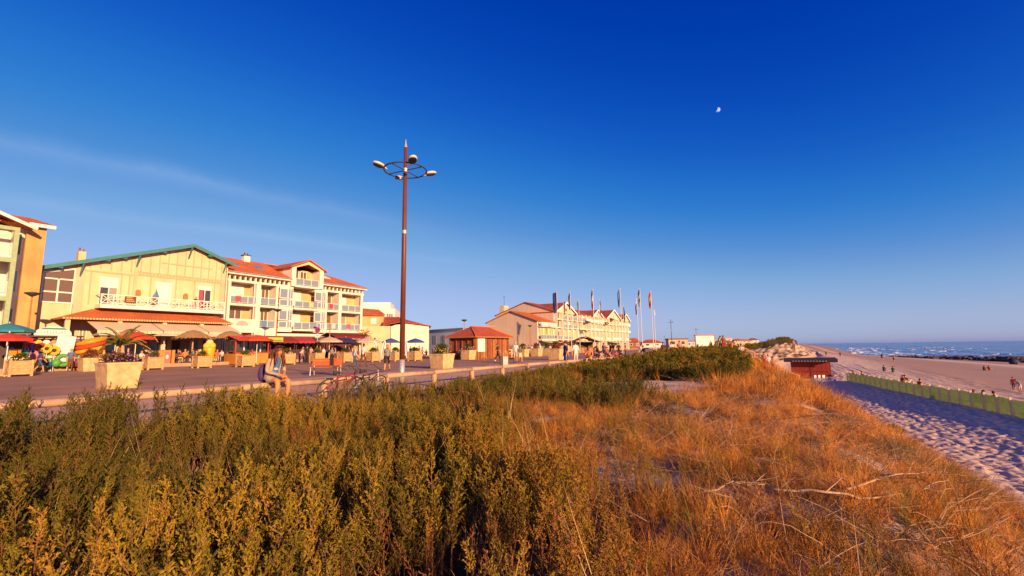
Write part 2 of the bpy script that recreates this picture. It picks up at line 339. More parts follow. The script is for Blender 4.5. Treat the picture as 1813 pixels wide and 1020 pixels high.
# ------------------------------------------------------------------ flat ground
m_asph = mat('plaza_asphalt', (.44, .235, .14), .85, .28, .35, .15, 40, coords='Object')
m_path = mat('path_concrete', (.66, .40, .265), .85, .22, .5, .12, 30)
m_land = mat('town_ground', (.16, .13, .10), .9, .3, .05)
def sheet(name, a0, a1, b0, b1, z, m, kind='structure'):
    o = MB().add([AB(a0, b0, z), AB(a1, b0, z), AB(a1, b1, z), AB(a0, b1, z)], [(3, 2, 1, 0)]).build(name, m); o['kind'] = kind
    if o.data.polygons[0].normal.z < 0: o.data.flip_normals()
    return o
sheet('ground', -400, 3800, -3000, -10.95, -.07, m_land)
sheet('plaza', -60, 300, -49.5, -20.6, 0, m_asph)
sheet('promenade_path', -60, 300, -20.6, -10.55, .004, m_path)
terr = MB().box(-60, 300, 0, 12, -.05, .30); terr.build('terrace_pavement', mat('terrace_paving', (.40, .25, .15), .85, .12, 1.5), None, loc=AB(0, -49.5), rz=ROT)['kind'] = 'structure'
kb = MB()
for i in range(60): kb.box(-60 + i * 6 + .01, -54 + i * 6 - .01, -.16, -.003, -.03, .31)
o = kb.build('terrace_kerb', mat('kerb_stone', (.42, .28, .18), .85, .15, 2), None, loc=AB(0, -49.5), rz=ROT); o['kind'] = 'structure'

# ------------------------------------------------------------------ sea
m_sea = bpy.data.materials.new('sea_water'); m_sea.use_nodes = True; n = m_sea.node_tree; b = n.nodes['Principled BSDF']
b.inputs['Base Color'].default_value = (.20, .38, .56, 1); b.inputs['Roughness'].default_value = .3; b.inputs['IOR'].default_value = 1.33
ge = n.nodes.new('ShaderNodeNewGeometry'); mp = n.nodes.new('ShaderNodeMapping'); mp.inputs['Rotation'].default_value = (0, 0, -ROT); mp.inputs['Scale'].default_value = (.02, .09, 1)
n.links.new(ge.outputs['Position'], mp.inputs['Vector']); nz = n.nodes.new('ShaderNodeTexNoise'); nz.inputs['Scale'].default_value = 1.6; nz.inputs['Detail'].default_value = 8; nz.inputs['Roughness'].default_value = .65
n.links.new(mp.outputs[0], nz.inputs['Vector']); bp = n.nodes.new('ShaderNodeBump'); bp.inputs['Strength'].default_value = 1.0; bp.inputs['Distance'].default_value = 2.2
n.links.new(nz.outputs['Fac'], bp.inputs['Height']); n.links.new(bp.outputs['Normal'], b.inputs['Normal'])
sa = np.concatenate([np.linspace(-300, 900, 260), np.geomspace(960, 9000, 24)]); sbv = np.concatenate([np.arange(28, 190, 1.4), np.geomspace(192, 9000, 30)])
A4 = np.repeat(sa[:, None], len(sbv), 1); B4 = np.repeat(sbv[None, :], len(sa), 0)
def sea_z(a, b):
    r = np.maximum(b - shore_b(np.clip(a, -60, 4000)), 0); amp = np.clip(r / 25, 0, 1) * np.exp(-r / 260)
    ph = b * .23 + 2.2 * (fbm(a * .012, b * .01, 91) - .5) * 4
    return -5.25 + amp * .75 * np.maximum(np.sin(ph), -.2) ** 3 * (fbm(a * .02, b * .03, 95) * 1.6)
grid('sea', A4, B4, sea_z, m_sea)
# ------------------------------------------------------------------ plants: source sprigs (not linked to the scene) scattered by geometry nodes
rg = random.Random(3)
def rv(s=1.0): return Vector((rg.gauss(0, 1), rg.gauss(0, 1), rg.gauss(0, 1))) * s
def leaf(mb, p, d, L, w, side=None):
    d = d.normalized(); s = d.cross(side or rv()).normalized() * w
    mb.add([p, p + d * L * .5 + s, p + d * L, p + d * L * .5 - s], [(0, 1, 2, 3)])
def sprig(h, ntw, nlf, lf, lw, spread, bare_=.12):
    mb = MB(); k = 7; pts = []; q = Vector((0, 0, 0)); d = Vector((rg.uniform(-.2, .2), rg.uniform(-.2, .2), 1)).normalized()
    for i in range(k):
        pts.append(q.copy()); q = q + d * h / (k - 1); d = (d + Vector((rg.uniform(-.16, .16), rg.uniform(-.16, .16), .06))).normalized()
    mb.cur = 1; mb.tube(pts, [.0035 * h / .5 * (1 - .8 * i / k) for i in range(k)], 3, False)
    for t in range(ntw):
        f = bare_ + (1 - bare_) * (t + rg.random()) / ntw; i = min(int(f * (k - 1)), k - 2); p = pts[i].lerp(pts[i + 1], f * (k - 1) - i)
        az = t * 2.4 + rg.uniform(-.5, .5); L = h * spread * (1.05 - .75 * f) * rg.uniform(.7, 1.25)
        dd = Vector((math.cos(az), math.sin(az), rg.uniform(.7, 1.6))).normalized()
        tp = [p]; e = dd.copy()
        for s in range(3):
            tp.append(tp[-1] + e * L / 3); e = (e + Vector((0, 0, .3)) + rv(.08)).normalized()
        mb.cur = 1; mb.tube(tp, [.0016 * h / .5, .0012 * h / .5, .001 * h / .5, .0005], 3, False); mb.cur = 0
        for s in range(nlf):
            g = (s + .6) / nlf; ii = min(int(g * 3), 2); pp = tp[ii].lerp(tp[ii + 1], g * 3 - ii); ax = (tp[ii + 1] - tp[ii]).normalized()
            leaf(mb, pp, ax + rv(.42), lf * rg.uniform(.7, 1.3) * (1.1 - .35 * g), lw)
    mb.cur = 0
    for s in range(nlf):
        leaf(mb, pts[-1] - (pts[-1] - pts[-2]) * rg.random(), (pts[-1] - pts[-2]).normalized() + rv(.3), lf, lw)
    return mb
def tuft(nb, L, w, lean, curl, seg=4, base=.06):
    mb = MB()
    for i in range(nb):
        az = rg.uniform(0, 6.28); r = base * math.sqrt(rg.random()); p = Vector((r * math.cos(az), r * math.sin(az), -.02)); az += rg.uniform(-.9, .9)
        t = abs(rg.gauss(0, lean)); d = Vector((math.cos(az) * math.sin(t), math.sin(az) * math.sin(t), math.cos(t))); l = L * rg.uniform(.45, 1.15)
        s = Vector((-math.sin(az), math.cos(az), 0)) * w; vs = []; ww = rg.uniform(.6, 1.3)
        for k in range(seg + 1):
            f = k / seg; vs += [p - s * ww * (1 - f * .9), p + s * ww * (1 - f * .9)]
            p = p + d * l / seg; d = (d + Vector((math.cos(az), math.sin(az), -.5)) * curl * rg.uniform(.3, 1.6) / seg + rv(.05)).normalized()
        mb.add(vs, [(2 * k, 2 * k + 1, 2 * k + 3, 2 * k + 2) for k in range(seg)])
    return mb
def twigs(n, L):
    mb = MB()
    for i in range(n):
        az = rg.uniform(0, 6.28); p = Vector((rg.uniform(-.2, .2), rg.uniform(-.2, .2), rg.uniform(0, .05))); d = Vector((math.cos(az), math.sin(az), rg.uniform(-.05, .5))).normalized(); pts = [p]; l = L * rg.uniform(.4, 1.2)
        for k in range(5):
            pts.append(pts[-1] + d * l / 5); d = (d + rv(.22) - Vector((0, 0, .08))).normalized()
        r = rg.uniform(.0015, .0032); mb.tube(pts, [r, r, r * .9, r * .75, r * .6, r * .3], 3, False)
    return mb
m_shrub = leafmat('shrub_leaf', [(.0, (.065, .07, .009)), (.22, (.16, .135, .014)), (.48, (.30, .205, .02)), (.72, (.35, .175, .026)), (1.0, (.32, .12, .03))], .16, .28, drift=.10)
m_green = leafmat('bush_leaf', [(.0, (.05, .06, .012)), (.35, (.105, .10, .018)), (.7, (.20, .15, .025)), (1.0, (.28, .16, .035))], .16, .6)
m_dry = leafmat('dry_grass', [(.0, (.30, .12, .04)), (.25, (.54, .20, .035)), (.6, (.66, .30, .06)), (.85, (.58, .21, .04)), (1.0, (.34, .14, .05))], .18, 1.7)
m_marram = leafmat('marram_grass', [(.0, (.10, .12, .03)), (.5, (.20, .17, .04)), (1.0, (.38, .24, .07))], .3, .8)
m_rust = leafmat('rust_leaf', [(0, (.16, .06, .02)), (.5, (.26, .10, .03)), (1, (.36, .16, .04))], .16, .5)
m_straw = leafmat('straw_stalk', [(0, (.50, .33, .16)), (1, (.66, .46, .24))], .2, .5)
m_stem = mat('twig_bark', (.20, .085, .04), .8, .2, 30)
m_brush = mat('dark_brush', (.13, .06, .035), .85, .35, 20)
m_dead = mat('dead_wood', (.38, .24, .15), .8, .3, 20)
def lib(name, meshes):
    c = bpy.data.collections.new(name)
    for i, me in enumerate(meshes):
        c.objects.link(bpy.data.objects.new('%s_%02d' % (name, i), me))
    return c
LIB = {
    'sprig': lib('src_sprig', [sprig(rg.uniform(.75, 1.0), 30, 13, .026, .0044, .19, .28).mesh('sprig', [m_shrub, m_stem]) for i in range(7)]),
    'bush': lib('src_bush', [sprig(rg.uniform(.5, .7), 22, 10, .034, .006, .33).mesh('bush', [m_green, m_stem]) for i in range(5)]),
    'farbush': lib('src_farbush', [sprig(rg.uniform(.6, .8), 18, 7, .075, .016, .45, .05).mesh('farbush', [m_green, m_stem]) for i in range(4)]),
    'tuft': lib('src_tuft', [tuft(46, rg.uniform(.26, .4), .0021, .42, 1.0).mesh('tuft', m_dry) for i in range(6)]),
    'fartuft': lib('src_fartuft', [tuft(40, rg.uniform(.35, .5), .005, .5, 1.0, 3, .14).mesh('fartuft', m_dry) for i in range(4)]),
    'marram': lib('src_marram', [tuft(40, rg.uniform(.4, .55), .003, .4, .9, 4, .08).mesh('marram', m_marram) for i in range(3)]),
    'rustsprig': lib('src_rustsprig', [sprig(rg.uniform(.7, .95), 26, 9, .020, .0030, .16, .25).mesh('rustsprig', [m_rust, m_stem]) for i in range(4)]),
    'stalk': lib('src_stalk', [tuft(5, .85, .0035, .22, .35, 5, .05).mesh('stalk', m_straw) for i in range(4)]),
    'brush': lib('src_brush', [twigs(26, .36).mesh('brush', m_brush) for i in range(4)]),
    'twig': lib('src_twig', [twigs(9, .55).mesh('twig', m_dead) for i in range(4)]),
}
def scatter(name, key, P, rot, scl, label, cat):
    """one stuff object: points carry turn, size and pick for the instances"""
    me = bpy.data.meshes.new(name); N = len(P); me.vertices.add(N); me.vertices.foreach_set('co', np.asarray(P, np.float32).ravel())
    for nm, ty, dt in (('turn', 'FLOAT_VECTOR', rot), ('size', 'FLOAT', scl), ('pick', 'INT', np.random.RandomState(len(P)).randint(0, 50, N))):
        at = me.attributes.new(nm, ty, 'POINT'); at.data.foreach_set('vector' if ty == 'FLOAT_VECTOR' else 'value', np.asarray(dt, np.int32 if ty == 'INT' else np.float32).ravel())
    me.update(); o = bpy.data.objects.new(name, me); COL.objects.link(o)
    ng = bpy.data.node_groups.new('scatter_' + name, 'GeometryNodeTree')
    ng.interface.new_socket('Geometry', in_out='INPUT', socket_type='NodeSocketGeometry'); ng.interface.new_socket('Geometry', in_out='OUTPUT', socket_type='NodeSocketGeometry')
    N_ = ng.nodes; gi = N_.new('NodeGroupInput'); go = N_.new('NodeGroupOutput'); ip = N_.new('GeometryNodeInstanceOnPoints'); ci = N_.new('GeometryNodeCollectionInfo')
    ci.inputs['Collection'].default_value = LIB[key]; ci.inputs['Separate Children'].default_value = True; ci.inputs['Reset Children'].default_value = True
    def na(nm, ty):
        q = N_.new('GeometryNodeInputNamedAttribute'); q.data_type = ty; q.inputs['Name'].default_value = nm; return [s for s in q.outputs if s.enabled][0]
    e2r = N_.new('FunctionNodeEulerToRotation'); L = ng.links
    L.new(gi.outputs[0], ip.inputs['Points']); L.new(ci.outputs[0], ip.inputs['Instance']); ip.inputs['Pick Instance'].default_value = True
    L.new(na('pick', 'INT'), ip.inputs['Instance Index']); L.new(na('turn', 'FLOAT_VECTOR'), e2r.inputs[0]); L.new(e2r.outputs[0], ip.inputs['Rotation'])
    L.new(na('size', 'FLOAT'), ip.inputs['Scale']); L.new(ip.outputs[0], go.inputs[0])
    md = o.modifiers.new('scatter', 'NODES'); md.node_group = ng
    return tag(o, label, cat, kind='stuff')
nr = np.random.RandomState(11)
def sample(a0, a1, b0, b1, dens, keep, zf=dune_z, tilt=.18, s0=.7, s1=1.25, margin=260):
    n = int((a1 - a0) * (b1 - b0) * dens); a = nr.uniform(a0, a1, n); b = nr.uniform(b0, b1, n)
    X = a * UX + b * NX; Y = a * UY + b * NY
    k = keep(a, b) & (Y > -1.0)
    px = IW / 2 + FOC * X / np.maximum(Y, .3); k &= (px > -margin - 900 / np.maximum(Y, .6)) & (px < IW + margin + 900 / np.maximum(Y, .6))
    a, b, X, Y = a[k], b[k], X[k], Y[k]; P = np.stack([X, Y, zf(a, b) - .02], -1)
    rot = np.stack([nr.normal(0, tilt, len(a)), nr.normal(0, tilt, len(a)), nr.uniform(0, 6.28, len(a))], -1)
    return P, rot, nr.uniform(s0, s1, len(a))
gap = lambda a, b: fbm(a * 2.3, b * 2.3, 101, 2)
away = lambda a, b, r: (a * a + b * b) > r * r
def hollow(a, b):                                     # pits in the thicket where taller stems shade bare litter
    h = np.zeros_like(a, bool)
    for ha, hb, ra, rb in ((3.0, -7.2, .5, .8), (1.9, -5.6, .6, .4), (.8, -4.2, .45, .5), (4.6, -6.0, .4, .5), (2.6, -3.6, .35, .4), (1.6, -2.2, .3, .35), (6.4, -5.4, .35, .35), (.6, -7.4, .4, .6)):
        h |= ((a - ha) / ra) ** 2 + ((b - hb) / rb) ** 2 + 1.2 * (fbm(a * 2.6, b * 2.6, 201, 2) - .5) < 1
    return h
# near shrubs, thick with dark gaps
P = sample(-3, 9.6, -10.5, .6, 118, lambda a, b: (near_shrub(a, b) > 0) & (gap(a, b) > np.where(b < -1.6, .42, .33)) & ((fbm(a * .95, b * .95, 151, 2) > .36) | (b > -1.2)) & ~hollow(a, b) & away(a, b, 1.3), s0=.7, s1=1.15)
qa = P[0][:, 0] * UX + P[0][:, 1] * UY; qb = P[0][:, 0] * NX + P[0][:, 1] * NY
hf = (.22 + .80 * fbm(qa * .6, qb * .6, 165, 2) + .62 * fbm(qa * 1.6, qb * 1.6, 161, 2)) * np.interp(qa, [0, 4.5, 6.5, 9.5], [.9, .95, .82, .80]) + .26 * (qb < -7.5) * (qa < 4.6); hf = hf * np.interp(shrub_edge(qa) + .4 - qb, [-.5, .3, 2.2], [.42, .55, 1]); P = (P[0], P[1], P[2] * hf * .92)
Pr = sample(-3, 9.6, -10.5, .6, 26, lambda a, b: (near_shrub(a, b) > 0) & (fbm(a * .8, b * .8, 191, 2) > .5) & ~hollow(a, b) & away(a, b, 1.3), s0=.45, s1=.85)
scatter('rust_shrubs', 'rustsprig', *Pr, 'rust brown heathery stems mixed into the foreground shrubs', 'shrubs')
Pr = sample(-3, 9.6, -10.5, 1.5, 2.4, lambda a, b: (near_shrub(a, b) > 0) & away(a, b, 1.4), s0=.7, s1=1.2, tilt=.28)
scatter('dry_stalks', 'stalk', *Pr, 'pale dry stalks poking out of the foreground shrubs', 'stalks')
scatter('low_shrubs', 'sprig', *P, 'feathery olive and rust coloured low shrubs filling the foreground', 'shrubs')
P = sample(-1, 9.4, -7, 3, 34, lambda a, b: (near_shrub(a, b) < 1) & (b < shrub_edge(a) + 2.6) & (fbm(a * 1.3, b * 1.3, 171, 2) > .42) & away(a, b, 1.3), s0=.22, s1=.48, tilt=.3)
scatter('young_shrubs', 'sprig', *P, 'short rusty shrublets where the shrubs meet the dry grass', 'shrubs')
P = sample(9.4, 17.5, -10.4, .5, 85, lambda a, b: (mid_bush(a, b) > 0) & (gap(a * .6, b * .6) > .36) & ~bare(a, b), s0=.5, s1=.92)
scatter('dune_bushes', 'bush', *P, 'dark green bushes in a band behind the dry grass', 'bushes')
P = sample(16, 62, -10.8, .5, 23, lambda a, b: (mid_bush(a, b) > 0) & (gap(a * .4, b * .4) > .38) & ~bare(a, b), s0=.5, s1=.9)
scatter('hill_bushes', 'farbush', *P, 'olive bushes covering the rounded dune hill', 'bushes')
P = sample(60, 420, -30, 3, 1.0, lambda a, b: (mid_bush(a, np.maximum(b, -10.9)) > 0) & (b > -10.9) & (gap(a * .2, b * .2) > .3), s0=1.2, s1=2.6)
scatter('far_dune_scrub', 'farbush', *P, 'brownish scrub on the far dunes towards the beach', 'scrub')
def dryzone(a, b): return (near_shrub(a, b) < 1) & (b > -10.2) & (b < base_b(a) - .7 - 1.2 * (fbm(a * .9, b * .9, 111) - .3)) & ~bare(a, b)
P = sample(-3, 14, -10, 6.6, 62, lambda a, b: dryzone(a, b) & (fbm(a * 1.1, b * 1.1, 121) > .46) & away(a, b, .8), s0=.45, s1=1.15, tilt=.4)
scatter('dry_grass', 'tuft', *P, 'straw orange dry grass over the near seaward side of the dune', 'grass')
P = sample(-3, 15, -10, 6.6, 70, lambda a, b: dryzone(a, b) & (fbm(a * 1.9, b * 1.9, 125) > .45) & away(a, b, .8), s0=.35, s1=.75, tilt=.95)
scatter('grass_thatch', 'tuft', *P, 'flattened dead grass matting the near dune slope', 'grass')
P = sample(13, 46, -9, 6, 15, lambda a, b: dryzone(a, b) & ((mid_bush(a, b) < 1) | (gap(a * .4, b * .4) < .47)) & (fbm(a * .8, b * .8, 131) > .34), s0=.7, s1=1.4, tilt=.3)
scatter('far_dry_grass', 'fartuft', *P, 'thin dry grass on the slope beside the dune hill', 'grass')
P = sample(-2, 40, -9, 6, 4.0, lambda a, b: (dryzone(a, b) | (near_shrub(a, b) > 0)) & (fbm(a * .5, b * .5, 141) > .52), s0=.7, s1=1.2, tilt=.25)
scatter('marram_grass', 'marram', *P, 'scattered green marram grass among the dry grass', 'grass')
P = sample(-2, 22, -9, 6, 26, lambda a, b: dryzone(a, b) & (fbm(a * 1.3, b * 1.3, 181) > .54) & away(a, b, 1.1), s0=.5, s1=1.0, tilt=.5)
scatter('dead_brush', 'brush', *P, 'dark tangled dead brush in patches among the dry grass', 'brushwood')
P = sample(-2, 20, -9, 6, 12.0, lambda a, b: dryzone(a, b) & away(a, b, 1.0), s0=.5, s1=1.3, tilt=.25)
scatter('twig_litter', 'twig', *P, 'bare fallen twigs strewn through the dry grass', 'twigs')
# ------------------------------------------------------------------ building materials and shared pieces
def tile_mat(name, col, per_m=4.5):
    m = bpy.data.materials.new(name); m.use_nodes = True; n = m.node_tree; b = n.nodes['Principled BSDF']; b.inputs['Roughness'].default_value = .8; b.inputs['Specular IOR Level'].default_value = .2
    tc = n.nodes.new('ShaderNodeTexCoord'); wv = n.nodes.new('ShaderNodeTexWave'); wv.wave_type = 'BANDS'; wv.bands_direction = 'X'; wv.inputs['Scale'].default_value = per_m / 3.2; wv.inputs['Distortion'].default_value = .4
    nz = n.nodes.new('ShaderNodeTexNoise'); nz.inputs['Scale'].default_value = 3.5; nz.inputs['Detail'].default_value = 6
    n2 = n.nodes.new('ShaderNodeTexNoise'); n2.inputs['Scale'].default_value = .6; n2.inputs['Detail'].default_value = 3
    for q in (wv, nz, n2): n.links.new(tc.outputs['Object'], q.inputs['Vector'])
    cr = n.nodes.new('ShaderNodeValToRGB'); e = cr.color_ramp.elements; e[0].position = .3; e[1].position = .72
    e[0].color = (col[0] * .62, col[1] * .6, col[2] * .7, 1); e[1].color = (min(1, col[0] * 1.2), col[1] * 1.25, col[2] * 1.25, 1)
    mx = n.nodes.new('ShaderNodeMath'); mx.operation = 'MULTIPLY_ADD'; mx.inputs[1].default_value = .5
    n.links.new(nz.outputs['Fac'], mx.inputs[0]); h = n.nodes.new('ShaderNodeMath'); h.operation = 'MULTIPLY'; h.inputs[1].default_value = .5; n.links.new(n2.outputs['Fac'], h.inputs[0]); n.links.new(h.outputs[0], mx.inputs[2])
    n.links.new(mx.outputs[0], cr.inputs['Fac']); n.links.new(cr.outputs[0], b.inputs['Base Color'])
    bp = n.nodes.new('ShaderNodeBump'); bp.inputs['Strength'].default_value = .9; bp.inputs['Distance'].default_value = .06; n.links.new(wv.outputs['Fac'], bp.inputs['Height']); n.links.new(bp.outputs['Normal'], b.inputs['Normal'])
    MATS[name] = m; return m
t_orange = tile_mat('clay_tiles', (.56, .15, .045)); t_red = tile_mat('red_clay_tiles', (.42, .085, .04))
w_cream = mat('cream_render', (.76, .57, .345), .85, .10, .7, .08, 30, streak=0.08); w_white = mat('white_render', (.84, .77, .64), .85, .10, .6, .08, 30, streak=0.08)
w_peach = mat('peach_render', (.74, .44, .21), .85, .12, .8, streak=0.08); w_pink = mat('pink_beige_render', (.72, .48, .31), .85, .12, .8, streak=0.08)
w_ochre = mat('ochre_render', (.64, .36, .12), .85, .22, .5, .06, 20, stain=(.44, .25, .10), streak=0.14); w_beige = mat('beige_render', (.74, .55, .39), .85, .10, .3, streak=0.08)
w_white2 = mat('white_paint', (.82, .78, .70), .6, .06, 3); teal = mat('teal_paint', (.055, .22, .22), .55, .15, 3); sage = mat('sage_paint', (.33, .42, .24), .6, .12, 3)
wood = mat('varnished_wood', (.40, .17, .05), .6, .25, 5); redwood = mat('red_stained_wood', (.36, .07, .03), .65, .2, 4); dkmetal = mat('dark_metal', (.06, .05, .05), .5, .1, 8)
steel = mat('galvanised_steel', (.50, .48, .46), .45, .12, 10, metal=.4); gl_dark = glassy('dark_glass', (.06, .055, .05)); gl_blue = glassy('grey_blue_glass', (.22, .27, .34), .15)
gl_amber = mat('amber_blind', (.75, .42, .10), .5, .15, 2); gl_room = glassy('room_glass', (.16, .09, .045), .12); canvas = mat('cream_canvas', (.70, .56, .36), .85, .10, 1.5); canvas_d = mat('brown_canvas', (.28, .15, .10), .85, .15, 2)
shutter = mat('roller_shutter', (.80, .77, .72), .6, .05, 2)
_wc = {}
curtained = glassy('curtained_glass', (.34, .27, .19), .2); wr_ = random.Random(77)
def window(par, x, z, w, h, y=0.0, pane=None, frame=None, leaves=2, name='window', fw=.07):
    """casement in the wall plane y (front towards -y): frame is the part, each pane a sub-part"""
    pane = pane or gl_dark; frame = frame or w_white2; k = (round(w, 2), round(h, 2), leaves, frame.name, fw)
    if k not in _wc:
        m = MB(); m.box(0, w, -.05, .03, 0, fw).box(0, w, -.05, .03, h - fw, h).box(0, fw, -.05, .03, fw, h - fw).box(w - fw, w, -.05, .03, fw, h - fw)
        for i in range(1, leaves): m.box(w * i / leaves - fw * .55, w * i / leaves + fw * .55, -.047, .03, fw, h - fw)
        p = MB().box(fw, w / leaves - fw * .5, -.02, .0, fw, h - fw); _wc[k] = (m.mesh('window_frame', frame), {}, p)
    me, pd, p = _wc[k]; f = link_mesh(name, me, par, (x, y, z))
    if pane.name not in pd: pd[pane.name] = p.mesh('pane', pane)
    for i in range(leaves):
        pk = pane
        if pane.name == 'dark_glass' and wr_.random() < .4: pk = curtained if wr_.random() < .6 else gl_blue
        if pk.name not in pd: pd[pk.name] = p.mesh('pane', pk)
        link_mesh('pane', pd[pk.name], f, (i * (w / leaves - fw * .25), 0, 0))
    return f
def shut(par, x, z, w, h, y=0.0, frac=1.0, pane=None):
    """window with its roller shutter let down over the upper part"""
    f = window(par, x, z, w, h, y, pane or gl_dark); m = MB(); hh = h * frac; n = max(3, int(hh / .16))
    for i in range(n): m.box(.05, w - .05, -.085, -.055, h - hh + i * hh / n + .008, h - hh + (i + 1) * hh / n)
    m.build('roller_shutter', shutter, f); return f
def railing(par, x0, x1, y, z, h=1.0, step=.9, panel=None, bar=None, posts=.03):
    bar = bar or w_white2; m = MB(); m.box(x0, x1, y - .025, y + .025, z + h - .05, z + h).box(x0, x1, y - .02, y + .02, z + .1, z + .14)
    n = max(1, int(round((x1 - x0) / step)))
    for i in range(n + 1):
        x = x0 + (x1 - x0) * i / n; m.box(x - posts, x + posts, y - .03, y + .03, z, z + h - .05)
    r = m.build('balcony_rail', bar, par)
    if panel:
        for i in range(n):
            a, b = x0 + (x1 - x0) * i / n + posts, x0 + (x1 - x0) * (i + 1) / n - posts
            MB().box(a, b, y - .008, y + .008, z + .16, z + h - .12).build('panel', panel, r)
    else:
        b_ = MB(); q = x0 + .06
        while q < x1 - .05:
            b_.box(q - .011, q + .011, y - .011, y + .011, z + .14, z + h - .05); q += .13
        o = b_.build('baluster', bar, r); o['kind'] = 'stuff'
    return r
def box_part(par, name, m, *d): return MB().box(*d).build(name, m, par)
def pitched(par, name, pts, t, m): return MB().slab(pts, t).build(name, m, par)

# ------------------------------------------------------------------ cream restaurant with the half-timbered gable
T = thing('gabled_restaurant', 'cream half-timbered restaurant with teal gable boards and white balcony', 'building', AB(12.4, -56.7), ROT)
AX, AZt, SL, SR = 11.67, 13.05, .352, .35
roof_z = lambda x: AZt - (AX - x) * SL if x < AX else AZt - (x - AX) * SR
MB().prism([(0, 0), (15.45, 0), (15.45, roof_z(15.45)), (AX, AZt), (0, roof_z(0))], 0, 14).build('wall', w_cream, T)
for x0, x1 in ((-.35, AX), (AX, 16.15)):
    r = MB().slab([(x0, -.75, roof_z(x0) + .17), (x1, -.75, roof_z(x1) + .17), (x1, 14.4, roof_z(x1) + .17), (x0, 14.4, roof_z(x0) + .17)], .14).build('roof', t_orange, T)
    MB().bar((x0, -.79, roof_z(x0) + .03), (x1, -.79, roof_z(x1) + .03), .06, .34).build('barge_board', teal, r)
for x in (2.6, 6.85, 11.5, 15.2):
    z = roof_z(x); MB().bar((x, -.01, z - 1.35), (x, -.72, z - .12), .12, .12).bar((x, 0, z - .16), (x, -.74, z - .16), .12, .12).build('roof_bracket', teal, T)
for x in (1.0, 4.3, 5.6, 8.9, 13.5): box_part(T, 'purlin_end', teal, x - .22, x + .22, -.70, -.01, roof_z(x) - .25, roof_z(x) - .02)
for x0, x1 in ((2.3, 2.95), (6.72, 7.0), (14.98, 15.5)): MB().prism([(x0, 0), (x1, 0), (x1, roof_z(x1) - .02), (x0, roof_z(x0) - .02)], -.07, -.003).build('pilaster', w_pink, T)
tim = mat('painted_timber', (.62, .40, .25), .75, .1, 2)
for i in range(15):
    x = 3.25 + i * .8
    if 6.5 < x < 7.2: continue
    MB().prism([(x - .05, 9.45), (x + .05, 9.45), (x + .05, roof_z(x) - .12), (x - .05, roof_z(x) - .12)], -.045, -.003).build('timber', tim, T)
for x0, x1, z in ((2.97, 6.7, 9.1), (7.02, 14.96, 9.2), (7.02, 14.96, 9.5), (9.0, 14.0, 10.75)): box_part(T, 'timber', tim, x0, x1, -.05, -.004, z, z + .13)
for x in (3.4, 5.75, 6.4, 8.2, 10.5, 12.3, 14.4): box_part(T, 'timber', tim, x - .05, x + .05, -.043, -.003, 5.95, 9.1 if x < 6.7 else 9.19)
d = MB()
for i in range(26): d.box(7.15 + i * .3, 7.3 + i * .3, -.07, -.003, 9.34, 9.49)
o = d.build('dentil', tim, T); o['kind'] = 'stuff'
# glazed corner room
cw = MB(); cw.prism([(.12, 5.95), (2.28, 5.95), (2.28, 9.28), (.12, 8.75)], -.02, -.003); c_ = cw.build('glazed_room', gl_room, T)
fr = MB()
for x0, x1 in ((.08, .2), (1.12, 1.24), (2.2, 2.3)): fr.box(x0, x1, -.08, -.02, 5.9, 8.1 if x0 == 1.12 else (8.6 if x0 < 1 else 9.2))
for z in (5.9, 6.85, 8.05): fr.box(.2, 1.12, -.078, -.02, z, z + .12).box(1.24, 2.2, -.078, -.02, z, z + .12)
fr.bar((.1, -.05, 8.62), (2.3, -.05, 9.2), .06, .14); fr.build('window_frame', w_white2, c_)
shut(T, 4.1, 6.0, 1.42, 2.7, -.003, .38); shut(T, 8.66, 6.0, 1.45, 2.7, -.003, 1.0)
f = window(T, 12.7, 6.0, 1.36, 2.35, -.003, gl_dark); cur = flat((.45, .06, .09))
MB().box(.1, .5, -.045, -.022, .1, 2.2).build('curtain', cur, f); box_part(T, 'shutter_box', w_white2, 12.68, 14.08, -.08, -.003, 8.36, 8.75)
for x in (6.95, 11.25):
    m = MB(); m.prism([(x, 7.0)] + [(x + .22 + .22 * math.cos(t), 7.5 + .24 * math.sin(t)) for t in [math.pi * (1 - k / 8) for k in range(9)]][::-1][::-1] + [(x + .44, 7.0)], -.12, -.003); m.build('arched_panel', wood, T)
bs = box_part(T, 'balcony_slab', w_white2, 3.85, 14.95, -1.5, -.003, 5.6, 5.95)
rl = MB(); z0, z1 = 5.95, 6.92
rl.box(3.86, 14.94, -1.49, -1.41, z1 - .08, z1).box(3.86, 14.94, -1.48, -1.42, z0 + .08, z0 + .15)
for i in range(13):
    x = 3.9 + i * .915; rl.box(x - .05, x + .05, -1.5, -1.4, z0, z1)
    if i < 12:
        if i % 3 == 2:
            for k in range(1, 6): rl.box(x + .915 * k / 6 - .025, x + .915 * k / 6 + .025, -1.475, -1.425, z0 + .15, z1 - .08)
        else:
            rl.bar((x + .05, -1.45, z0 + .15), (x + .865, -1.45, z1 - .1), .05, .05).bar((x + .05, -1.44, z1 - .1), (x + .865, -1.44, z0 + .15), .05, .05).box(x + .05, x + .865, -1.47, -1.43, 6.40, 6.45)
rl.box(3.86, 3.94, -1.4, 0, z1 - .08, z1).box(14.86, 14.94, -1.4, 0, z1 - .08, z1)
rl.build('balcony_rail', w_white2, T)
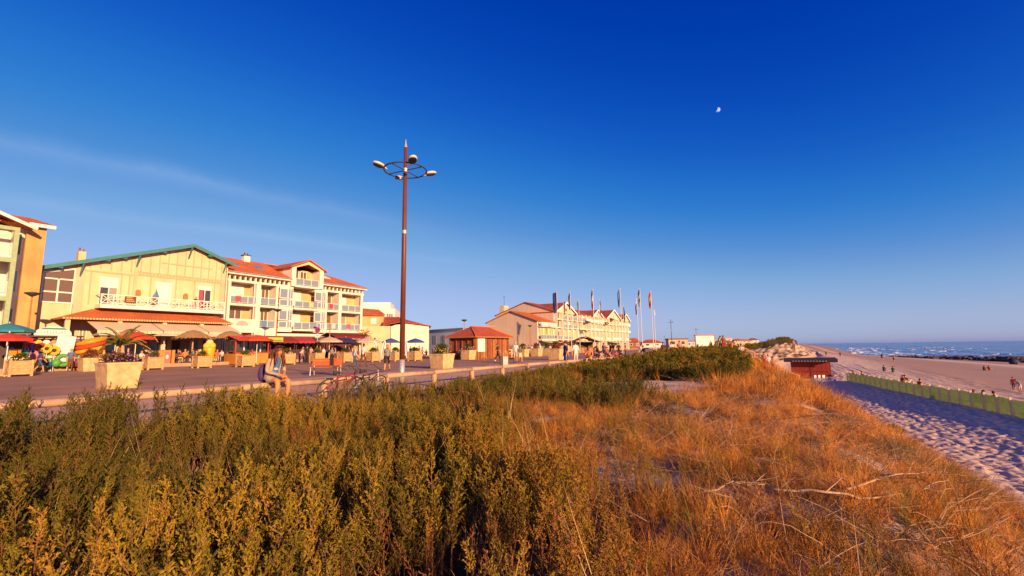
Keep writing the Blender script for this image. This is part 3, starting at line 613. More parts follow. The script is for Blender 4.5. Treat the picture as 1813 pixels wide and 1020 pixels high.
# tiled canopy and its awnings
cz0, cz1 = 4.45, 5.52
MB().cyl((2.2, -.14, .2), (2.2, -.14, 9.2), .05, None, 8).build('downpipe', w_white2, T); MB().cyl((15.62, -.1, .2), (15.62, -.1, 11.2), .05, None, 8).build('downpipe', w_white2, T)
cr_ = pitched(T, 'canopy_roof', [(.9, -3.25, cz0), (15.1, -3.25, cz0), (14.4, -.05, cz1), (3.7, -.05, cz1)], .13, t_orange)
pitched(T, 'canopy_roof', [(.9, -3.25, cz0), (3.7, -.05, cz1), (.9, -.05, cz0)], .13, t_orange)
pitched(T, 'canopy_roof', [(15.1, -3.25, cz0), (15.1, -.05, cz0), (14.4, -.05, cz1)], .13, t_orange)
e_ = MB()
for i in range(64): e_.cyl((1.0 + i * .222, -3.33, cz0 - .04), (1.0 + i * .222, -3.2, cz0 - .01), .085, None, 8)
o = e_.build('eave_tile', mat('pale_tile_ends', (.74, .48, .26), .8, .2, 6), cr_); o['kind'] = 'stuff'
for x in (1.35, 5.0, 8.6, 12.0, 14.8): box_part(T, 'column', w_cream, x - .16, x + .16, -3.05, -2.75, .13, 4.4)
for x0, x1 in ((2.7, 7.55), (7.65, 11.55), (11.65, 14.9)):
    aw = MB().slab([(x0, -2.6, 4.25), (x0, -5.4, 3.35), (x1, -5.4, 3.35), (x1, -2.6, 4.25)], .03).build('awning', canvas, T)
    v = MB(); n_ = int((x1 - x0) / .3)
    for i in range(n_): v.box(x0 + (x1 - x0) * i / n_, x0 + (x1 - x0) * (i + .92) / n_, -5.42, -5.4, 3.06 + .03 * (i % 2), 3.33)
    o = v.build('valance', canvas, aw); o['kind'] = 'stuff'
for x in (4.2, 6.3, 8.4, 10.5, 12.6): window(T, x, .13, 1.7, 2.5, -.003, gl_dark, wood)
window(T, 2.95, 2.1, .55, 1.5, -.003, gl_dark); window(T, 1.05, 2.3, .7, 1.3, -.003, gl_room)
ch = box_part(T, 'chimney', w_cream, 3.0, 3.55, 2.5, 3.1, 9.2, 11.35)
MB().cyl((3.12, 2.8, 11.36), (3.12, 2.8, 11.75), .08).cyl((3.42, 2.8, 11.36), (3.42, 2.8, 11.65), .07).build('chimney_pot', redwood, ch)

# ------------------------------------------------------------------ white apartment house with orange roofs
T = thing('apartment_house', 'white three storey apartment house with orange roof and central gable', 'building', AB(28.55, -57.2), ROT)
L_ = 20.2; EZ = 10.62
box_part(T, 'wall', w_peach, .02, L_, 1.6, 12, 0, EZ)
for x0, x1 in ((0, .3), (3.4, 3.95), (6.0, 6.3), (13.45, 13.75), (15.75, 16.25), (L_ - .3, L_)): box_part(T, 'column', w_white, x0, x1, -.02, 1.6, 0, 10.0)
for z in (3.95, 6.85):
    for x0, x1 in ((.3, 3.4), (3.95, 6.0), (13.75, 15.75), (16.25, L_ - .3)): box_part(T, 'floor_slab', w_white, x0, x1, -.12, 1.6, z - (.35 if z < 5 else 0), z + .28)
bm = box_part(T, 'eave_beam', w_white, -.1, 7.8, -.06, 1.6, 9.75, 10.02); box_part(T, 'eave_beam', w_white, 12.6, L_ + .1, -.06, 1.6, 9.75, 10.02)
for x0, x1, n_ in ((0, 7.75, 12), (12.65, L_, 11)):
    for i in range(n_ + 1):
        x = x0 + (x1 - x0 - .16) * i / n_; box_part(T, 'eave_strut', w_white, x, x + .16, -.04, .3, 10.02, 10.6)
    box_part(T, 'fascia', w_white2, x0 - .35, x1 + .35, -.55, 1.6, 10.6, 10.86)
RZ, RY = 13.75, 6.3
pitched(T, 'roof', [(-.6, -.6, 10.93), (7.7, -.6, 10.93), (7.7, RY, RZ), (-.6, RY, RZ)], .12, t_orange)
pitched(T, 'roof', [(12.7, -.6, 10.93), (L_ + .6, -.6, 10.93), (15.4, RY, RZ), (12.7, RY, RZ)], .12, t_orange)
pitched(T, 'roof', [(L_ + .6, -.6, 10.93), (L_ + .6, 12.6, 10.93), (15.4, RY, RZ)], .12, t_orange)
pitched(T, 'roof', [(-.6, RY, RZ), (15.4, RY, RZ), (L_ + .6, 12.6, 10.93), (-.6, 12.6, 10.93)], .12, t_orange)
for x, w in ((1.3, 1.1), (4.6, 1.0), (14.1, 1.7)):
    z = lambda y: 10.95 + (y + .6) * (RZ - 10.93) / (RY + .6)
    MB().slab([(x, 2.2, z(2.2) + .07), (x + w, 2.2, z(2.2) + .07), (x + w, 3.4, z(3.4) + .07), (x, 3.4, z(3.4) + .07)], .09).build('roof_light', gl_blue if x < 14 else w_white2, T)
ch = box_part(T, 'chimney', w_white, 4.6, 5.4, 5.6, 6.3, 13.0, 14.3); MB().box(4.5, 5.5, 5.5, 6.4, 14.3, 14.4).cyl((4.8, 5.95, 14.4), (4.8, 5.95, 14.75), .08).cyl((5.2, 5.95, 14.4), (5.2, 5.95, 14.7), .08).build('chimney_pot', dkmetal, ch)
# central gable bay
GX0, GX1, GA = 7.75, 12.65, 13.75
for x0, x1 in ((GX0, GX0 + .62), (GX1 - .62, GX1)): box_part(T, 'gable_pier', w_white, x0, x1, -.5, 1.6, 9.95, 12.55)
MB().prism([(GX0, 12.55), (GX0 + .62, 12.55), (10.2, 13.2), (GX1 - .62, 12.55), (GX1, 12.55), (GX1, 12.62), (10.2, GA - .1), (GX0, 12.62)], -.5, -.25).build('gable_arch', w_cream, T)
MB().box(GX0 + .62, GX1 - .62, 1.3, 1.6, 9.95, 12.55).build('gable_back_wall', w_peach, T)
for s, xe in ((-1, GX0 - .4), (1, GX1 + .4)):
    MB().slab([(10.2, -.85, GA + .12), (10.2, 7.2, GA + .12), (xe, 7.2, 12.55), (xe, -.85, 12.55)], .13).build('gable_roof', t_orange, T)
for x0 in (GX0, GX1 - .06): MB().box(x0, x0 + .06, 1.6, 5, 10.9, 12.5).build('gable_cheek', w_peach, T)
window(T, 8.75, 10.3, 1.1, 2.1, 1.28, gl_dark); window(T, 10.1, 10.3, 1.0, 2.1, 1.28, gl_room)
for z in (4.0, 6.88, 9.95): box_part(T, 'floor_slab', w_white, GX0 + .62, GX1 - .62, -.45, 1.6, z - .05, z + .22)
for z, h in ((4.22, 2.55), (7.12, 2.75)):
    shut(T, 8.6, z, 2.0, h - .3, 1.58); railing(T, 8.45, 11.95, -.38, z, .95, 1.15, gl_blue)
railing(T, 8.45, 11.95, -.38, 10.17, .95, 1.15, gl_blue)
# glazed towers on both sides of the gable
for x0, x1 in ((6.35, 8.3), (11.55, 13.4)):
    w1 = x1 - x0
    for z in (4.05, 6.95):
        for k, (h0, h1) in enumerate(((.25, 1.15), (1.25, 2.6))): window(T, x0, z + h0, w1 * .62, h1 - h0, -.18, gl_blue, leaves=1, fw=.1); window(T, x0 + w1 * .64, z + h0, w1 * .36, h1 - h0, -.1, gl_blue, leaves=2, fw=.06)
        box_part(T, 'floor_slab', w_white, x0, x1, -.2, 1.6, z - .25, z + .2)
    box_part(T, 'tower_head', w_white, x0, x1, -.15, 1.6, 9.58, 9.95)
# balconies and windows bay by bay
shut(T, .45, 7.15, 2.2, 2.5, 1.58); railing(T, .3, 3.4, -.05, 7.13, .95, 1.0, gl_blue)
window(T, .35, 4.9, .6, 1.6, 1.58, gl_dark, leaves=1); window(T, 1.0, 4.9, 1.5, 1.6, 1.58, gl_room)
box_part(T, 'parapet', w_white, .3, 3.4, -.1, .05, 4.23, 5.25)
MB().prism([(1.1 + .75 - .75 * math.cos(t), 4.45 + .62 * math.sin(t)) for t in [math.pi * k / 10 for k in range(11)]], -.14, -.1).build('lunette', mat('grey_relief', (.42, .42, .38), .8, .2, 12), T)
for z in (4.24, 7.14):
    window(T, 4.1, z, .75, 2.3, 1.58, gl_dark, leaves=1); window(T, 4.9, z, 1.0, 2.3, 1.58, gl_room); railing(T, 3.95, 6.0, -.05, z, .95, 1.0, gl_blue)
    window(T, 13.9, z, 1.7, 2.3, 1.58, gl_room); railing(T, 13.75, 15.75, -.05, z, .95, 1.0, gl_blue)
    (shut if z > 5 else window)(T, 16.5, z, 1.8, 2.3, 1.58); railing(T, 16.25, L_ - .3, -.05, z, .95, 1.2, gl_blue)
# shop fronts below
box_part(T, 'shop_lintel', w_white, 3.95, L_ - .3, -.15, .3, 3.25, 3.58)
for i in range(6): window(T, .6 + i * 3.2, .15, 2.5, 2.6, 1.58, gl_dark, dkmetal, 3)
for i, (x0, x1) in enumerate(((4.2, 8.6), (8.9, 13.2), (13.6, 16.0))): MB().slab([(x0, .2, 3.3), (x0, -2.6, 2.75), (x1, -2.6, 2.75), (x1, .2, 3.3)], .03).build('awning', canvas_d, T)
MB().slab([(16.4, 0, 3.45), (16.4, -2.8, 2.85), (19.8, -2.8, 2.85), (19.8, 0, 3.45)], .03).build('awning', canvas, T)
box_part(T, 'fascia_sign', mat('orange_sign', (.62, .27, .07), .6, .1, 3), 16.3, 20.0, -.35, -.15, 3.5, 3.85)

for x in (3.1, 6.15, 13.6, 19.75): MB().cyl((x, -.09, .2), (x, -.09, 10.0), .05, None, 8).build('downpipe', w_white2, T)
MB().cyl((-.3, -.66, 10.84), (7.8, -.66, 10.84), .07, None, 8).build('gutter', steel, T); MB().cyl((12.6, -.66, 10.84), (L_ + .5, -.66, 10.84), .07, None, 8).build('gutter', steel, T)
for x, z, c, nm in ((1.2, 7.35, (.45, .08, .08), 'dark red towel hung over the upper left balcony rail'), (4.6, 4.5, (.1, .25, .45), 'blue towel hung over a lower balcony rail near the left'), (14.4, 7.35, (.6, .05, .06), 'bright red cloth hung over the upper right balcony rail'), (17.6, 4.5, (.4, .1, .2), 'plum towel hung over the lower right balcony rail'), (10.9, 7.3, (.65, .55, .25), 'yellow towel hung over the centre balcony rail'), (14.9, 4.45, (.6, .58, .55), 'white towel hung over a lower balcony rail at right')):
    yy = -.38 if 8 < x < 12 else -.05; p_ = AB(28.55, -57.2) + Matrix.Rotation(ROT, 3, 'Z') @ Vector((x, yy, z)); tw_ = MB().box(-.32, .32, -.06, -.035, 0, .66).box(-.32, .32, -.0349, .05, .63, .665).build('towel', flat(c, .9), None, loc=p_, rz=ROT); tag(tw_, nm, 'towel', 'towels on the apartment balconies')
# ------------------------------------------------------------------ ochre house at the left edge
T = thing('ochre_house', 'ochre house with sage green balcony posts and orange tiled roof', 'building', AB(2.0, -55.0), ROT)
box_part(T, 'wall', w_white, 0, 8.85, 1.2, 11, 0, 12.2); box_part(T, 'wall', w_ochre, 8.87, 10.05, -.02, 11.02, 0, 12.25)
box_part(T, 'wall', w_white2, 8.2, 8.86, .4, 1.2, 0, 12.0)
pitched(T, 'roof', [(6.6, -.5, 12.30), (10.45, -.5, 12.52), (9.9, 4.5, 13.9), (6.6, 4.5, 13.9)], .14, t_orange); pitched(T, 'roof', [(6.6, 4.5, 13.9), (9.9, 4.5, 13.9), (10.45, 11.5, 12.4), (6.6, 11.5, 12.4)], .14, t_orange)
pitched(T, 'porch_roof', [(4.0, -1.6, 14.0), (9.1, -1.6, 11.95), (9.1, 4, 11.95), (4.0, 4, 14.0)], .14, t_orange); pitched(T, 'porch_roof', [(4.0, -1.6, 14.0), (-1, -1.6, 11.9), (-1, 4, 11.9), (4.0, 4, 14.0)], .14, t_orange)
MB().bar((4.0, -1.66, 13.8), (9.15, -1.66, 11.76), .06, .24).bar((4.0, -1.66, 13.8), (-1, -1.66, 11.76), .06, .24).build('barge_board', w_white2, T)
MB().box(8.85, 10.5, -.56, -.5, 12.18, 12.46).build('fascia', w_white2, T)
for x in (8.05, 4.2, .4): box_part(T, 'post', sage, x - .15, x + .15, -1.4, -1.1, 0, 11.7)
for z in (5.9, 9.05):
    box_part(T, 'floor_slab', w_white2, 0, 8.2, -1.3, 1.2, z, z + .3); box_part(T, 'beam', sage, 0, 8.2, -1.42, -1.31, z - .28, z + .1)
    railing(T, .1, 7.9, -1.2, z + .3, 1.0, 1.3)
    window(T, 5.2, z + .32, 2.2, 2.2, 1.18, gl_room); window(T, 8.3, z + .6, .45, 1.9, .38, gl_dark, leaves=1)
window(T, 8.3, 3.2, .45, 2.0, .38, gl_dark, leaves=1); box_part(T, 'beam', sage, 0, 8.2, -1.42, -1.1, 11.4, 11.7)
box_part(T, 'shop_canopy', canvas_d, 0, 10.3, -3.2, -.03, 2.9, 3.05)

# ------------------------------------------------------------------ blocks behind the plaza
def rotbox(T, name, m, *d): return box_part(T, name, m, *d)
P0 = DP(640, 610, 74); P0.z = 0
T = thing('cream_shop_block', 'low cream and white block with red hipped roof beside the apartment house', 'building', P0, R(12))
box_part(T, 'wall', w_cream, 0, 4.5, 0, 9, 0, 5.1); box_part(T, 'wall', w_white, 4.5, 10.7, .3, 9, 0, 5.0)
MB().prism([(4.5, 5.0), (10.7, 5.0), (7.2, 5.5), (5.2, 5.3)], .3, .5).build('parapet', w_white, T)
pitched(T, 'roof', [(3.2, -.1, 5.25), (6.2, -.15, 5.85), (5.6, 4.5, 6.9), (2.7, 4.5, 6.9)], .12, t_red); pitched(T, 'roof', [(6.2, -.15, 5.85), (11.1, 0, 5.15), (11.1, 9, 5.15), (5.6, 4.5, 6.9)], .12, t_red)
pitched(T, 'roof', [(5.6, 4.5, 6.9), (11.1, 9, 5.15), (2.7, 9, 5.15), (2.7, 4.5, 6.9)], .12, t_red)
b_ = box_part(T, 'annex', w_peach, -2.0, 3.2, 1.5, 8, 5.1, 7.0); pitched(T, 'annex_roof', [(-2.3, 1.0, 7.05), (3.6, 1.0, 7.0), (2.2, 5, 8.2), (-2.3, 5, 8.6)], .12, t_orange)
window(T, 1.2, 5.5, .9, 1.0, 1.48, shutter); box_part(T, 'drainpipe', dkmetal, 4.47, 4.55, -.06, -.01, 0, 5); box_part(T, 'wall_lamp', dkmetal, 2.0, 2.2, -.2, -.01, 3.0, 3.2)
P0 = DP(628, 610, 104); P0.z = 0
T = thing('white_modern_block', 'white flat roofed block rising behind the red roofs', 'building', P0, R(8))
box_part(T, 'wall', w_white2, 0, 8.8, 0, 12, 0, 10.6); box_part(T, 'penthouse', w_white2, .5, 7.4, 2.5, 10, 10.6, 12.3)
for i in range(4): window(T, 1.0 + i * 1.95, 8.2, 1.5, 1.3, -.01, gl_blue, leaves=3)
P0 = DP(752, 612, 92); P0.z = 0
T = thing('grey_building', 'long pale grey building in shade left of the kiosk', 'building', P0, R(-44))  # front turned away from the sun so it falls in shade
box_part(T, 'wall', mat('grey_render', (.52, .54, .58), .8, .06, .5), -2, 12, 0, 8, 0, 4.9)  # blue-grey wall colour stands in for shade cast on the front
MB().slab([(-2.2, -.3, 5.0), (12.2, -.3, 5.05), (12.2, 8, 5.6), (-2.2, 8, 5.5)], .15).build('roof', mat('grey_zinc', (.30, .33, .38), .5, .1, 2), T)
for x in (.6, 2.9, 5.6, 8.2): window(T, x, 2.2, 1.0, 1.6, -.01, gl_dark, gl_blue); window(T, x, .2, 1.0, 1.3, -.01, gl_dark, gl_blue)

# ------------------------------------------------------------------ the wooden kiosk
kc = DP(842.5, 610, 55); ka, kb_ = toab(kc)
kioskwood = mat('kiosk_wood', (.27, .075, .04), .7, .3, 3)
T = thing('wooden_kiosk', 'red brown timber kiosk with hipped tile roof on the plaza', 'kiosk', AB(ka, kb_), ROT)
KL, KW, KH = 8.6, 4.9, 2.75
box_part(T, 'wall', kioskwood, .5, KL - .5, .5, KW - .5, 0, KH)
for i in range(8):
    x = .55 + i * (KL - 1.1) / 7; box_part(T, 'post', wood, x - .07, x + .07, .34, .48, 0, KH)
for i in range(6):
    x = .8 + i * 1.18; box_part(T, 'plank_panel', wood if i % 2 else kioskwood, x, x + .8, .42, .497, .1, 2.4)
for i in range(5):
    y = .6 + i * .9; box_part(T, 'post', kioskwood, .36, .497, y - .06, y + .06, 0, KH)
ry = KW / 2
for pts in ([(0, 0, KH), (KL, 0, KH), (KL - 2.3, ry, 4.05), (2.3, ry, 4.05)], [(0, KW, KH), (2.3, ry, 4.05), (KL - 2.3, ry, 4.05), (KL, KW, KH)], [(0, 0, KH), (2.3, ry, 4.05), (0, KW, KH)], [(KL, 0, KH), (KL, KW, KH), (KL - 2.3, ry, 4.05)]): pitched(T, 'roof', pts, .1, t_red)
MB().box(-.03, KL + .03, -.03, .03, KH - .16, KH).box(-.03, .03, .03, KW, KH - .16, KH).build('gutter', wood, T)
MB().tube([(0, 0, KH + .06), (2.3, ry, 4.1), (KL - 2.3, ry, 4.1), (KL, 0, KH + .06)], .07, 6).build('ridge_tiles', t_orange, T)

# ------------------------------------------------------------------ the long hotel
T = thing('seaside_hotel', 'long cream hotel with red roofs and a row of white gables', 'building', AB(93.2, -50), ROT)
MB().prism([(0, 0), (14, 0), (14, 7.4), (7, 9.9), (0, 7.4)], 0, 8.6).xf(Matrix.Rotation(R(90), 4, 'Z') @ Matrix.Scale(-1, 4, (0, 1, 0))).build('wing_wall', w_beige, T)
for pts in ([(-.4, -.5, 7.4), (8.8, -.5, 7.4), (8.8, 7, 10.1), (-.4, 7, 10.1)], [(-.4, 7, 10.1), (8.8, 7, 10.1), (8.8, 14.5, 7.4), (-.4, 14.5, 7.4)]): pitched(T, 'wing_roof', pts, .15, t_orange)
MB().prism([(0, 0), (17, 0), (17, 9.8), (8, 12.7), (0, 10.2)], 8.6, 69.5).xf(Matrix.Rotation(R(90), 4, 'Z') @ Matrix.Scale(-1, 4, (0, 1, 0))).build('wall', w_beige, T)
for pts in ([(8.3, -.6, 10.2), (70, -.6, 10.2), (70, 8, 12.95), (8.3, 8, 12.95)], [(8.3, 8, 12.95), (70, 8, 12.95), (70, 17.5, 9.8), (8.3, 17.5, 9.8)]): pitched(T, 'roof', pts, .15, t_red)
ch = box_part(T, 'chimney', w_beige, 8.8, 11.0, 14.6, 16, 10, 12.4); MB().cyl((10, 15.3, 12.4), (10, 15.3, 15.2), .05, .03, 6).bar((9.4, 15.3, 14.6), (10.6, 15.3, 14.9), .05).bar((9.5, 15.3, 15), (10.5, 15.3, 15.1), .05).build('aerial', dkmetal, ch)
box_part(T, 'facade', mat('hotel_render', (.74, .60, .42), .85, .1, .4, streak=.08), 8.62, 69.5, -.08, -.004, 0, 10.1); box_part(T, 'wing_facade', w_white, .02, 8.6, -.06, -.004, 0, 7.3)
for x0, x1, za in ((8.4, 21.3, 12.75), (32.6, 42.0, 12.2), (44.6, 59.3, 13.1), (59.8, 69.4, 12.4)):
    xm = (x0 + x1) / 2; MB().prism([(x0 + .5, 9.9), (x1 - .5, 9.9), (xm, za - .35)], -.62, -.1).build('gable', MATS['hotel_render'], T)
    for xe in (x0, x1): pitched(T, 'gable_roof', [(xe, -1.0, 9.95), (xm, -1.0, za), (xm, 7, za), (xe, 7, 9.95)], .14, t_red)
    MB().bar((x0, -1.05, 9.9), (xm, -1.05, za - .05), .08, .45).bar((xm, -1.05, za - .05), (x1, -1.05, 9.9), .08, .45).build('barge_board', w_white2, T)
    window(T, xm - .6, 10.3, 1.2, 1.0, -.63, gl_dark if xm < 30 else gl_blue)
rr = random.Random(5)
for i in range(19):
    x = 9.0 + i * 3.18
    box_part(T, 'pilaster', w_white, x - .16, x + .16, -.9, -.09, 0, 10)
    for z in (3.2, 6.2, 8.4) if i < 7 else (3.2, 5.8, 8.3):
        h = 1.9 if z > 8 else 2.1; q = rr.random()
        window(T, x + .35, z, 2.4, h, -.09, gl_amber if q < .5 else (shutter if q < .62 else gl_room if q < .85 else gl_blue), w_white2, 2, fw=.1)
        if rr.random() < .75: railing(T, x + .17, x + 3.0, -.8, z - .05, .9, 1.4, gl_blue if i < 6 else w_white2)
    for z in (3.0, 5.95, 8.05): box_part(T, 'floor_slab', w_white, x + .17, x + 3.02, -.9, -.09, z, z + .18)
    window(T, x + .4, .1, 2.3, 2.5, -.09, gl_dark, dkmetal)
for i in range(3): window(T, .5 + i * 2.7, 3.4, 2.3, 2.4, -.07, gl_amber, w_white2, 2, fw=.1)
box_part(T, 'floor_slab', w_white, 0, 8.6, -1.0, -.07, 2.8, 3.2); railing(T, .1, 8.5, -.9, 3.2, 1.0, 1.4, gl_blue); railing(T, .1, 8.5, -.9, 6.2, .9, 1.4, w_white2); box_part(T, 'floor_slab', w_white, 0, 8.6, -1.0, -.07, 6.0, 6.2)
for x0, x1, m in ((.5, 8, canvas), (9, 15, redwood), (16, 24, canvas), (46, 54, canvas)): pitched(T, 'awning', [(x0, -.1, 2.8), (x1, -.1, 2.8), (x1, -3, 2.3), (x0, -3, 2.3)], .04, m)
for x, z in ((24, 5.0), (26.5, 7.7), (42.5, 7.9), (47.5, 9.4)): pitched(T, 'sun_blind', [(x, -.9, z + .9), (x + 2.6, -.9, z + .9), (x + 2.6, -2, z + .2), (x, -2, z + .2)], .03, flat((.06, .16, .10)))
# ------------------------------------------------------------------ street furniture
TZ = .30                                              # level of the terraces in front of the houses
def onb(px, b, z=0.0):                                # the point of the line b = const seen in image column px
    d = RAY(px, 612); ca = d.x * UX + d.y * UY; cb = d.x * NX + d.y * NY; t = b / cb; return AB(ca * t, b, z)
log = mat('weathered_log', (.52, .33, .20), .8, .22, 4, .3, 25)
T = thing('log_rail', 'low log rail on round posts along the promenade path', 'rail', AB(0, -11.35), ROT)
pa = [8.4 + 2.33 * k for k in range(-8, 14)]
pm = MB().tube([(0, 0, -.25), (0, 0, .40), (0, 0, .44)], [.10, .10, .08], 12).mesh('post', log, True)
bmm = MB().tube([(.015, 0, .5), (1.2, 0, .505), (2.315, 0, .5)], [.078, .072, .078], 12).mesh('beam', log, True)
for x in pa: link_mesh('post', pm, T, (x, 0, 0), (0, 0, random.uniform(0, 6)))
for x in pa[:-1]: link_mesh('beam', bmm, T, (x, 0, 0), (random.uniform(0, 6) * 0, 0, 0))
# lamp mast with the ring of floodlights
rust = mat('red_brown_paint', (.15, .042, .026), .45, .18, 2); lens = mat('lamp_shell', (.72, .62, .48), .4, .1, 6)
def mast(loc, label, rz=0.0):
    T = thing('lamp_mast', label, 'street lamp', loc, rz)
    MB().tube([(0, 0, -.1), (0, 0, .95)], [.115, .112], 16).build('sleeve', steel, T, True); MB().tube([(0, 0, .95), (0, 0, 5.5), (0, 0, 9.85)], [.107, .095, .075], 16).build('pole', rust, T, True)
    MB().cyl((0, 0, 6.1), (0, 0, 6.24), .104, None, 16).cyl((0, 0, 8.77), (0, 0, 8.92), .10, None, 16).build('collar', steel, T); MB().tube([(0, 0, 9.85), (0, 0, 9.95), (0, 0, 10.05), (0, 0, 10.22)], [.08, .05, .03, .008], 10).build('finial', steel, T)
    MB().torus((0, 0, 8.84), .88, .032, 40, 8).build('ring', dkmetal, T, True)
    for k in range(4):
        c, s = math.cos(R(45 + 90 * k)), math.sin(R(45 + 90 * k)); MB().cyl((.08 * c, .08 * s, 8.84), (.88 * c, .88 * s, 8.84), .024, None, 8).build('spoke', dkmetal, T)
        q = R(90 * k + 8); h = MB(); h.lathe([(.0, .0), (.14, .0), (.185, .04), (.17, .09), (.10, .125), (.0, .13)], 14, sx=1.4); h.cyl((-.24, 0, .02), (-.36, 0, -.02), .05, .04, 8)
        hd = h.build('lamp_head', lens, T, True, loc=(1.12 * math.cos(q), 1.12 * math.sin(q), 8.86), rz=q); hd.rotation_euler.y = R(-14)
        MB().lathe([(.0, -.03), (.16, -.03), (.17, .0)], 14, sx=1.3).build('lamp_glass', dkmetal, hd)
    return T
LM = mast(G(711, 679.5), 'tall red brown lamp mast with ring of floodlights beside the log rail', R(20))
for px, yb, d, lb in ((1190, 558, 150, 'grey lamp mast behind the dune hill, tallest of the far ones'), (1234, 576, 225, 'lamp mast rising over the white notice board'), (1177, 591, 400, 'faint farthest lamp mast left of the dune hill')):
    p = DP(px, 612, d); p.z = 0; again(LM, p, R(10), lb)
def street_lamp(loc, label):
    T = thing('street_lamp', label, 'street lamp', loc, 0, 'small street lamps on the plaza')
    MB().tube([(0, 0, 0), (0, 0, .8)], [.09, .08], 10).build('base', w_white2, T); MB().tube([(0, 0, .8), (0, 0, 5.5)], [.075, .05], 10).build('pole', wood, T)
    MB().lathe([(.03, 5.45), (.10, 5.5), (.48, 5.72), (.50, 5.78), (.12, 5.86), (0, 5.88)], 16).build('lamp_shade', dkmetal, T, True); return T
SLP = street_lamp(onb(46, -50.2, TZ), 'street lamp standing beside the beach toy stall')
for px, b, lb in ((583, -51.0, 'street lamp in front of the white apartment house'), (488, -50.5, 'slender street lamp in front of the orange snack kiosk'), (822, -44, 'street lamp in front of the red brown kiosk'), (939, -46, 'street lamp before the beige gable wall of the hotel')): again(SLP, onb(px, b, TZ if b < -49 else 0), 0, lb)

# planters
conc = mat('planter_concrete', (.70, .46, .23), .85, .30, 3.5, .2, 18)
def foliage(mb, c, r, n, lf, rng, flat_=1.0):
    for i in range(n):
        d = Vector((rng.gauss(0, 1), rng.gauss(0, 1), abs(rng.gauss(0, 1)) * flat_ + .1)).normalized(); p = Vector(c) + Vector((d.x * r, d.y * r, d.z * r * .8)) * rng.uniform(.35, 1.05)
        a = (d + Vector((rng.gauss(0, .5), rng.gauss(0, .5), rng.gauss(0, .5)))).normalized(); s = a.cross(Vector((rng.gauss(0, 1), rng.gauss(0, 1), rng.gauss(0, 1)))).normalized()
        mb.add([p, p + a * lf * .5 + s * lf * .22, p + a * lf, p + a * lf * .5 - s * lf * .22], [(0, 1, 2, 3)])
m_pl = leafmat('planter_leaf', [(0, (.03, .06, .012)), (.5, (.07, .10, .02)), (1, (.16, .13, .03))], .3, 3); m_pl2 = leafmat('planter_rust_leaf', [(0, (.08, .06, .02)), (.5, (.15, .07, .03)), (1, (.22, .09, .04))], .3, 3)
flw = [mat('flower_white', (.75, .66, .45), .7, .1, 9), mat('flower_violet', (.22, .08, .30), .7, .1, 9), mat('flower_red', (.55, .05, .04), .7, .1, 9), mat('flower_yellow', (.70, .45, .06), .7, .1, 9)]
def concrete_planter(loc, label, s=1.0, seed=0, palm=False, plant=None, turn=0.0, length=1.0):
    T = thing('concrete_planter', label, 'planter', loc, ROT + turn, 'concrete planters on the plaza'); T.scale = (s, s, s); w = .62; l = w * length; rng = random.Random(seed)
    b = MB(); b.frus(-l, l, -w, w, .10, .92, .09); b.box(-l - .02, l + .02, -w - .02, w + .02, .92, 1.0); b.build('box', conc, T); MB().frus(-l + .06, l - .06, -w + .06, w - .06, 0, .099, .03).build('foot', conc, T); MB().box(-l + .08, l - .08, -w + .08, w - .08, 1.0, 1.03).build('soil', mat('soil', (.06, .035, .02), .9, .2, 8), T)
    f = MB(); foliage(f, (-l * .3, 0, 1.05), .42, 320, .11, rng); foliage(f, (l * .4, .1, 1.05), .40, 260, .10, rng, .7)
    if not palm: foliage(f, (0, 0, 1.3), .46, 420, .12, rng, 1.4)
    o = f.build('foliage', plant or (m_pl if seed % 2 else m_pl2), T); o['kind'] = 'stuff'; g = MB()
    for i in range(46):
        x, y = rng.uniform(-l, l) * .9, rng.uniform(-.55, .55); g.ball((x, y, 1.07 + rng.uniform(0, .3)), .035, 5, 3)
    o = g.build('flower', flw[seed % 4], T); o['kind'] = 'stuff'
    if palm:
        MB().tube([(.1, .1, 1.0), (.12, .1, 1.35), (.1, .12, 1.7)], [.07, .06, .05], 8).build('trunk', log, T)
        for k in range(15):
            q = k * 2.4; e = .25 + .85 * (k / 15); p = Vector((.1, .12, 1.68)); d = Vector((math.cos(q) * e, math.sin(q) * e, 1.1 - e * .7)).normalized(); fr = MB(); pts = [p]
            for s_ in range(6): pts.append(pts[-1] + d * .16); d = (d - Vector((0, 0, .24))).normalized()
            for s_ in range(1, 7):
                ax = (pts[s_] - pts[s_ - 1]).normalized(); sd = ax.cross(Vector((0, 0, 1))).normalized()
                for sg in (-1, 1):
                    for u_ in (0, .33, .66): leaf(fr, pts[s_ - 1].lerp(pts[s_], u_), ax * .8 + sd * sg * .8 - Vector((0, 0, .25)), .28 * (1.1 - s_ * .1), .020, ax)
            fr.build('frond', m_marram, T)
    return T
concrete_planter(G(188, 690) + AB(.50, -.58), 'large concrete planter with a small palm and flowers, nearest the log rail', 1.0, 1, True, m_pl2, 0, .9)
for i, (px, py, s, lb) in enumerate(((148, 658, 1.0, 'concrete planter half hidden behind the big palm planter'), (785, 653, 1.0, 'concrete planter with rusty shrub right of the tall lamp mast'), (831, 637, 1.12, 'concrete planter in front of the kiosk corner'), (866, 634, 1.15, 'concrete planter below the white notice panel'), (899, 633, 1.12, 'concrete planter at the right end of the kiosk'), (929, 632, 1.1, 'concrete planter below the beige gable wall, first in the row of three'), (953, 631, 1.15, 'middle concrete planter of the row below the hotel'), (972, 630, 1.1, 'third concrete planter of the row below the hotel'), (990, 637, 1.15, 'concrete planter with bushy plant behind the people at the rail'))):
    concrete_planter(G(px, py) + AB(.5, -.55), lb, s, i + 2)
plank = mat('planter_pine', (.60, .36, .16), .75, .2, 5, .15, 30)
